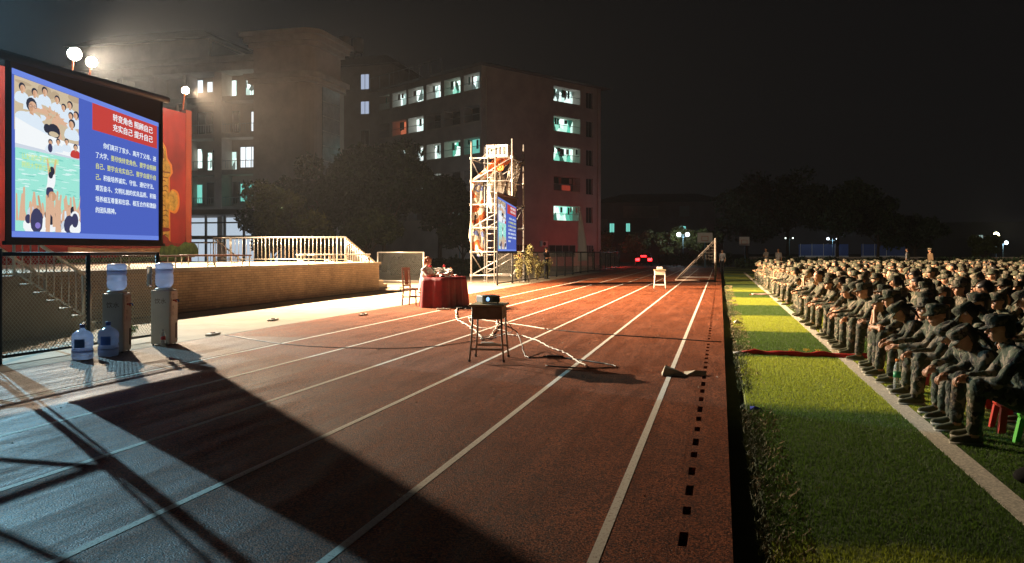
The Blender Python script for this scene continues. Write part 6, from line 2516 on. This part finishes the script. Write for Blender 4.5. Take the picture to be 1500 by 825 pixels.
MB().tube([(-.14, 0, .015), (-.09, 0, .016)], .016, 8).tube([(.09, 0, .016), (.14, 0, .015)], .016, 8).build('strain_relief', M_BLACK, t)
# power strips and bits by the table foot
for i, (x, y, rz, m, lab) in enumerate(((-6.72, 19.45, .3, M_WHITE, 'white power strip at the left foot of the speaker table'), (-6.35, 19.9, .9, M_BLACK, 'black power strip in the middle of the tangle before the speaker table'),
                                        (-6.1, 20.6, 1.3, M_BLACK, 'black power strip at the right end of the tangle before the speaker table'), (-5.75, 19.6, .5, M_WHITE, 'white adaptor lying nearest the camera in front of the speaker table'))):
    t = empty('power_strip', (x, y, .006), rz, lab, 'power strip', 'power strips by the speaker table')
    bevel(MB().box((-.16, -.035, 0), (.16, .035, .04)).build('body', m, t), .006)
    for k in range(4):
        MB().box((-.13 + k * .075, -.02, .0405), (-.09 + k * .075, .02, .043)).build('socket', M_BLACK if m is M_WHITE else M_GALV, t)
cable('black_cable', [(-6.72, 19.45), (-6.55, 19.75), (-6.35, 19.9), (-6.4, 20.3), (-6.1, 20.6), (-5.9, 20.2), (-6.2, 19.6), (-5.75, 19.6)], .010, M_BLACK, 'tangled black leads between the power strips at the foot of the speaker table', .05, 8, .045)
t = empty('adaptor', (-3.55, 12.4, .004), .3, 'small white adaptor lying on the track under the near desk', 'adaptor')
bevel(MB().box((-.10, -.035, 0), (.10, .035, .035)).build('body', M_WHITE, t), .008)
MB().tube([(.10, 0, .015), (.16, .02, .008)], .008, 6).build('lead', M_WHITE, t)
for (x, y, lab) in ((-9.2, 15.6, 'small pale weight lying on the paving before the stage, left one'), (-7.95, 17.4, 'small pale weight at the track edge before the stage, right one'), (-8.6, 12.6, 'flat pale plate at the track edge just right of the second water cooler')):
    t = empty('marker_block', (x, y, .004), .1, lab, 'block', 'small blocks at the track edge')
    bevel(MB().box((-.06, -.17, 0), (.06, .17, .035)).build('body', M_WHITE, t), .01)
    MB().box((-.02, -.05, .0355), (.02, .05, .05)).build('handle', M_WOOD, t)

# ================================================================== WATER COOLERS
M_JUG = mat('blue_polycarbonate', (0.62, 0.70, 0.92), 0.15, trans=0.45)
_nt = M_JUG.node_tree
_tl = N(_nt, 'ShaderNodeBsdfTranslucent')
_tl.inputs[0].default_value = (0.62, 0.72, 0.95, 1)
_mx = N(_nt, 'ShaderNodeMixShader')
_mx.inputs[0].default_value = 0.45
_nt.links.new(_nt.nodes["Principled BSDF"].outputs[0], _mx.inputs[1])
_nt.links.new(_tl.outputs[0], _mx.inputs[2])
_nt.links.new(_mx.outputs[0], _nt.nodes["Material Output"].inputs[0])
M_JUGCAP = mat('jug_cap_blue', (0.03, 0.08, 0.35), .4)
M_COOLER = mat('cooler_grey', (0.52, 0.50, 0.45), 0.4, var=.08, vscale=3)


def jug(loc, label, inv=False, parent=None):
    """19-litre water jug, ribbed, with neck and cap"""
    prof = [(.10, 0), (.128, .012), (.134, .04), (.134, .08), (.129, .087), (.134, .094), (.134, .14), (.125, .155), (.125, .175), (.134, .19), (.134, .24), (.129, .247), (.134, .254), (.134, .30), (.131, .325), (.120, .350), (.098, .373), (.068, .390), (.040, .402), (.030, .42), (.030, .445)]
    M = None
    if inv:
        M = Matrix.Rotation(PI, 3, 'X')
    t = empty('water_jug', loc, 0, label, 'water jug', 'big water jugs')
    MB().lathe((0, 0, 0), prof, 26, M=M).build('body', M_JUG, t, smooth=True)
    MB().lathe((0, 0, 0), [(.136, .10), (.136, .125)] if not inv else [(.136, .10), (.136, .125)], 26, M=M).build('band', M_JUG, t, smooth=True)
    if not inv:
        st_ = MB()
        vs_ = []
        for i_ in range(7):
            a_ = -1.15 + .62 * (i_ / 6 - .5) * 1.6
            for z_ in (.165, .285):
                vs_.append((.1365 * math.cos(a_), .1365 * math.sin(a_), z_))
        st_.add(vs_, [(2 * i_, 2 * i_ + 2, 2 * i_ + 3, 2 * i_ + 1) for i_ in range(6)])
        st_.build('sticker', mat('jug_sticker', (0.04, 0.16, 0.55), .5), t, smooth=True)
    MB().lathe((0, 0, 0), [(.034, .43), (.034, .475), (.02, .48)], 16, M=M).build('cap', M_JUGCAP, t, smooth=True)
    return t


def cooler(x, y, rz, label, jlabel):
    t = empty('water_cooler', (x, y, 0), rz, label, 'water cooler', 'water coolers by the fence')
    q = MB().box((-.15, -.155, .02), (.15, .155, .86))
    bevel(q.build('cabinet', M_COOLER, t), .02, 3)
    MB().box((.1505, -.125, .45), (.158, .125, .83)).build('front_panel', mat('cooler_front', (0.50, 0.46, 0.40), .4), t)
    MB().box((.1505, -.13, .06), (.156, .13, .42)).build('door', M_COOLER, t)
    d = t.children[-1]
    MB().box((.157, .05, .10), (.165, .10, .34)).build('grille', mat('cooler_brown', (0.10, 0.05, 0.03), .5), d)
    for sy, m in ((-.05, mat('tap_red', (.5, .03, .02), .4)), (.05, mat('tap_blue', (.03, .07, .4), .4))):
        q = MB().tube([(.158, sy, .70), (.20, sy, .70), (.205, sy, .67)], .012, 8)
        q.build('tap', m, t)
    for i, z in enumerate((.78, .60, .52)):
        M = Matrix.Translation((.1592, -.09, z - .04)) @ FACE_PX
        text_mesh(('饮', '水', '机')[i], .085 if i < 2 else .06, 'lettering', mat('cooler_brown', (0.10, 0.05, 0.03), .5), t, M)
    M = Matrix(((1, 0, 0, -.09), (0, 0, -1, -.1572), (0, 1, 0, .66), (0, 0, 0, 1)))
    text_mesh('饮水', .09, 'lettering', MATS['cooler_brown'], t, M)
    MB().lathe((0, 0, 0), [(.145, .861), (.13, .89), (.06, .90)], 20).build('jug_seat', M_WHITE, t, smooth=True)
    for (sx, sy) in ((-1, -1), (1, -1), (1, 1), (-1, 1)):
        MB().tube([(sx * .12, sy * .12, 0), (sx * .12, sy * .12, .022)], .015, 8).build('foot', M_BLACK, t)
    c_, s_ = math.cos(rz), math.sin(rz)
    jug((x, y, 1.285), jlabel, True)
    return t


cooler(-8.52, 10.15, R(20), 'left water cooler with an upturned water jug in front of the chain-link fence', 'upturned water jug on the left cooler, half empty')
cooler(-8.48, 11.15, R(15), 'right water cooler with a clear cup sleeve on its side', 'upturned water jug on the right cooler')
jug((-8.38, 9.33, .002), 'left of the two water jugs standing on the ground beside the coolers')
jug((-8.30, 9.72, .002), 'right of the two water jugs standing on the ground, touching the left cooler')
t = empty('cup_dispenser', (-8.60, 10.955, .92), 0, 'clear sleeve of paper cups hanging on the right water cooler', 'cup dispenser')
MB().lathe((0, 0, 0), [(.03, 0), (.038, .02), (.038, .30), (.03, .31)], 12).build('sleeve', M_CLEAR, t, smooth=True)
MB().lathe((0, 0, 0), [(.026, .03), (.033, .2)], 12).build('cups', M_WHITE, t, smooth=True)
drink_bottle((-8.28, 10.86, .002), 'small red-labelled drink bottle at the foot of the right water cooler', .27, .036, (0.5, 0.03, 0.03), (0.3, 0.3, 0.3), 'drink_bottle')
drink_bottle((1.80, 9.32, .006), 'clear water bottle with green label and orange cap on the white field line', .33, .040, (0.03, 0.30, 0.12), (0.85, 0.25, 0.03))

# ================================================================== BANNERS ON THE GRASS
M_REDCL = mat('red_banner_cloth', (0.55, 0.02, 0.015), .6, var=.25, vscale=9)
M_GOLDT = mat('gold_lettering', (0.75, 0.50, 0.05), .5)
t = empty('rolled_banner', (.30, 12.12, .03), 0, 'rolled red banner with gold lettering lying across the grass to the front row', 'banner')
pts, rs = [], []
rg = random.Random(3)
for i in range(22):
    pts.append((i * .085, .03 * math.sin(i * .6) - i * .004, .012 * math.sin(i * 1.1)))
    rs.append(.028 + .016 * abs(math.sin(i * .9)) if 1 < i < 21 else .018)
MB().tube(pts, rs, 10).build('cloth_roll', M_REDCL, t, smooth=True)
MB().tube([(-.12, .0, -.01), (0.02, 0, -.005)], [.012, .022], 8).build('tied_end', M_WHITE, t, smooth=True)
for i, xx in enumerate((.62, .82, .98, 1.20)):
    M = Matrix.Translation((xx, -.02, .042)) @ Matrix.Rotation(R(20), 4, 'X')
    text_mesh(('大', '学', '欢', '迎')[i], .10, 'lettering', M_GOLDT, t, M, extrude=.001)
t = empty('rolled_banner', (1.02, 28.6, .03), .15, 'pale pinkish rolled banner lying across the grass farther down the field', 'banner')
MB().tube([(i * .1, .02 * math.sin(i), .006 * math.sin(i * 2)) for i in range(9)], .035, 8).build('cloth_roll', mat('pink_cloth', (.62, .40, .34), .6), t, smooth=True)
MB().tube([(-.06, 0, 0), (0.01, 0, 0)], .015, 6).build('tied_end', M_REDCL, t)
t = empty('crumpled_wrapper', (.31, 7.85, .012), .4, 'small blue wrapper on the grass by the gutter', 'wrapper')
MB().add([(-.06, -.03, .003), (.05, -.04, .01), (.07, .03, .002), (-.03, .04, .022), (0, 0, .03)], [(0, 1, 4), (1, 2, 4), (2, 3, 4), (3, 0, 4), (3, 2, 1, 0)]).build('foil', mat('blue_foil', (.10, .12, .5), .4), t)
t = empty('crumpled_wrapper', (.33, 17.3, .012), .4, 'white litter on the gutter edge opposite the near projector', 'wrapper')
MB().add([(-.08, -.05, .003), (.08, -.06, .01), (.09, .05, .002), (-.05, .06, .022), (0, 0, .06)], [(0, 1, 4), (1, 2, 4), (2, 3, 4), (3, 0, 4), (3, 2, 1, 0)]).build('foil', M_WHITE, t)
t = empty('dark_bag', (1.98, 5.78, 0), .4, 'dark bag lying on the turf at the lower right edge', 'bag')
q = MB()
q.ell((0, 0, .06), (.22, .13, .065), seg=16, rings=10)
bg_ = q.build('body', mat('black_canvas', (.015, .015, .015), .95, spec=.1), t, smooth=True)
MB().tube([(-.10, 0, .10), (-.04, .03, .16), (.06, .03, .16), (.12, 0, .10)], .010, 6).build('handle', M_BLACK, t)

# ================================================================== GOAL, HOOPS, CAR, FLAG
M_GOALP = mat('goal_paint', (0.26, 0.22, 0.19), .5, var=.3, vscale=6)
t = empty('football_goal', (-.24, 42.0, 0), 0, 'old football goal frame standing side-on at the end of the lanes', 'goal')
for yy in (0, 5.0):
    MB().tube([(0, yy, 0), (0, yy, 2.1)], .05, 8).build('post', M_GOALP, t, smooth=True)
    MB().tube([(0, yy, 2.08), (-1.95, yy, .05)], .018, 8).build('back_stay', M_GOALP, t, smooth=True)
    MB().tube([(0, yy, .04), (-1.95, yy, .04)], .03, 8).build('ground_bar', M_GOALP, t, smooth=True)
MB().tube([(0, 0, 2.1), (0, 5.0, 2.1)], .05, 8).build('crossbar', M_GOALP, t, smooth=True)
MB().tube([(-1.95, 0, .05), (-1.95, 5, .05)], .03, 8).build('rear_bar', M_GOALP, t, smooth=True)
MB().tube([(-.35, .1, 1.75), (-.35, 5, 1.75)], .03, 8).build('brace', M_GOALP, t, smooth=True)
net = MB()
for i in range(1, 13):
    f = i / 13
    net.tube([(-1.95 * f, 0, 2.08 - 2.03 * f), (-1.95 * f, 0, .05)], .0018, 3)
    net.tube([(-1.95 * f, 0, 2.08 - 2.03 * f), (-1.95 * f, 5, 2.08 - 2.03 * f)], .0018, 3)
    net.tube([(0, 0, 2.05 * f), (-1.95 * (1 - f), 0, 2.05 * f)], .0018, 3)
net.build('net', M_GOALP, t)


def hoop(x, y, z, w, label, rz):
    t = empty('basketball_hoop', (x, y, -.16), rz, label, 'basketball hoop', 'basketball hoops beyond the track')
    P_ = mat('hoop_pole_blue', (0.12, 0.30, 0.42), .5)
    z += .16
    MB().tube([(0, 1.3, 0), (0, 1.2, z - .3), (0, .15, z)], .08, 8).build('pole', P_, t, smooth=True)
    b = MB().box((-w / 2, 0, z - .45), (w / 2, .05, z + .45)).build('backboard', M_WHITE, t)
    q = MB()
    q.box((-.3, -.012, z - .30), (.3, -.004, z - .26))
    q.box((-.3, -.012, z + .10), (.3, -.004, z + .14))
    q.box((-.3, -.012, z - .259), (-.26, -.004, z + .099))
    q.box((.26, -.012, z - .259), (.3, -.004, z + .099))
    q.build('target_square', mat('hoop_orange', (.5, .15, .05), .5), b)
    q = MB()
    q.tube([(.23 * math.cos(a * PI / 8), -.28 + .23 * math.sin(a * PI / 8), z - .3) for a in range(17)], .012, 6)
    q.build('rim', MATS['hoop_orange'], t)
    return t


hoop(-1.35, 76.6, 2.75, 1.35, 'pale basketball backboard directly above the football goal', .0)
hoop(2.4, 87.5, 2.55, 1.0, 'smaller basketball backboard on a blue pole right of the goal', -.1)

car = empty('parked_car', (-7.9, 88.0, -.10), R(96), 'dark saloon car at the end of the track with its red tail lights on', 'car')
# local: rear faces -Y?  body runs along +X, rear at x = 0 facing the camera after rotation
CM = mat('car_paint_dark', (0.02, 0.02, 0.025), .25, .5)
prof = [(0.0, .32), (0.0, .62), (.05, .95), (.65, 1.02), (1.25, 1.42), (2.5, 1.46), (3.3, 1.02), (4.3, .86), (4.5, .6), (4.48, .3)]
q = MB()
W_ = .86
ring = []
for sgn, ww in ((-1, 1.0), (-1, .0), (1, 0), (1, 1.0)):
    pass
vs = []
for (px_, pz_) in prof:
    inset = .16 if pz_ > 1.1 else .02
    vs += [(px_, -W_ + inset, pz_), (px_, W_ - inset, pz_)]
fs = [(2 * i, 2 * i + 1, 2 * i + 3, 2 * i + 2) for i in range(len(prof) - 1)]
fs.append(tuple(2 * i for i in range(len(prof))))
fs.append(tuple(2 * i + 1 for i in reversed(range(len(prof)))))
fs.append((0, 2 * (len(prof) - 1), 2 * (len(prof) - 1) + 1, 1))
q.add(vs, fs)
bevel(q.build('body', CM, car), .05, 3)
MB().add([(.62, -.66, 1.045), (.62, .66, 1.045), (1.2, .6, 1.40), (1.2, -.6, 1.40)], [(0, 1, 2, 3)]).build('rear_window', M_DARKGLASS, car)
for sy in (-1, 1):
    MB().add([(.95, sy * .855, 1.04), (3.1, sy * .855, 1.04), (2.5, sy * .715, 1.40), (1.35, sy * .715, 1.40)], [(0, 1, 2, 3)]).build('side_window', M_DARKGLASS, car)
    for xx in (.85, 3.6):
        Mr = Matrix.Rotation(R(90), 3, 'X')
        wh = MB().lathe((xx, sy * .80 + .1, .32), [(.10, 0), (.30, .0), (.33, .04), (.33, .16), (.30, .2), (.10, .2)], 20, M=Mr).build('wheel', M_BLACK, car, smooth=True)
        MB().lathe((xx, sy * (.905), .32), [(.02, -.005), (.2, -.01), (.2, .01), (.02, .015)], 14, M=Mr).build('rim', M_GALV, wh)
E_TAIL = emat('tail_lamp', (1.0, 0.012, 0.014), 16)
for sy in (-1, 1):
    MB().box((-.03, sy * .64 - .21, .60), (-.003, sy * .64 + .21, .86)).build('tail_light', E_TAIL, car)
MB().box((.60, -.30, 1.06), (.63, .30, 1.16)).build('brake_light', E_TAIL, car)
MB().box((-.02, -.24, .42), (-.003, .24, .55)).build('number_plate', emat('lit_plate', (.9, .6, .35), 1.2), car)
MB().box((-.05, -.8, .30), (.0, .8, .58)).build('bumper', CM, car)
point('added_red_wall_glow', (-10.6, 88.0, .9), 420, (1.0, 0.05, 0.03), .15)  # extra red point light, set left of the car to redden the dormitory wall

t = empty('feather_flag', (-10.2, 60.0, -.1), R(0), 'tall white and red feather flag on a pole behind the fence', 'flag')
MB().tube([(0, 0, 0), (0, 0, 3.2), (.12, 0, 4.6)], [.03, .02, .012], 6).build('pole', M_WHITE, t)
f_ = MB()
vs = []
for i in range(11):
    z = .9 + 3.7 * i / 10
    w_ = .62 * (1 - (i / 10) ** 2) + .05
    x0_ = .02 + .10 * max(0, (i - 6) / 4)
    for j in range(4):
        vs.append((x0_ + w_ * j / 3, .06 * math.sin(i * 1.3 + j), z))
f_.add(vs, [(i * 4 + j, i * 4 + j + 1, (i + 1) * 4 + j + 1, (i + 1) * 4 + j) for i in range(10) for j in range(3)])
fl_ = f_.build('cloth', mat('flag_white', (.75, .7, .68), .8), t, smooth=True)
fl_.modifiers.new('s', 'SOLIDIFY').thickness = .01

# ================================================================== AIR
hz = MB().box((-75, -16, -1.5), (75, 178, 30))
hm = bpy.data.materials.new('haze_volume')
hm.use_nodes = True
nt = hm.node_tree
nt.nodes.remove(nt.nodes["Principled BSDF"])
pv = N(nt, 'ShaderNodeVolumePrincipled')
pv.inputs['Color'].default_value = (0.78, 0.82, 0.90, 1)
pv.inputs['Density'].default_value = 0.00034
pv.inputs['Anisotropy'].default_value = 0.76
nt.links.new(pv.outputs[0], nt.nodes["Material Output"].inputs['Volume'])
o = hz.build('haze', hm)
tag(o, 'thin damp night haze glowing round the floodlights', 'haze', kind='stuff')
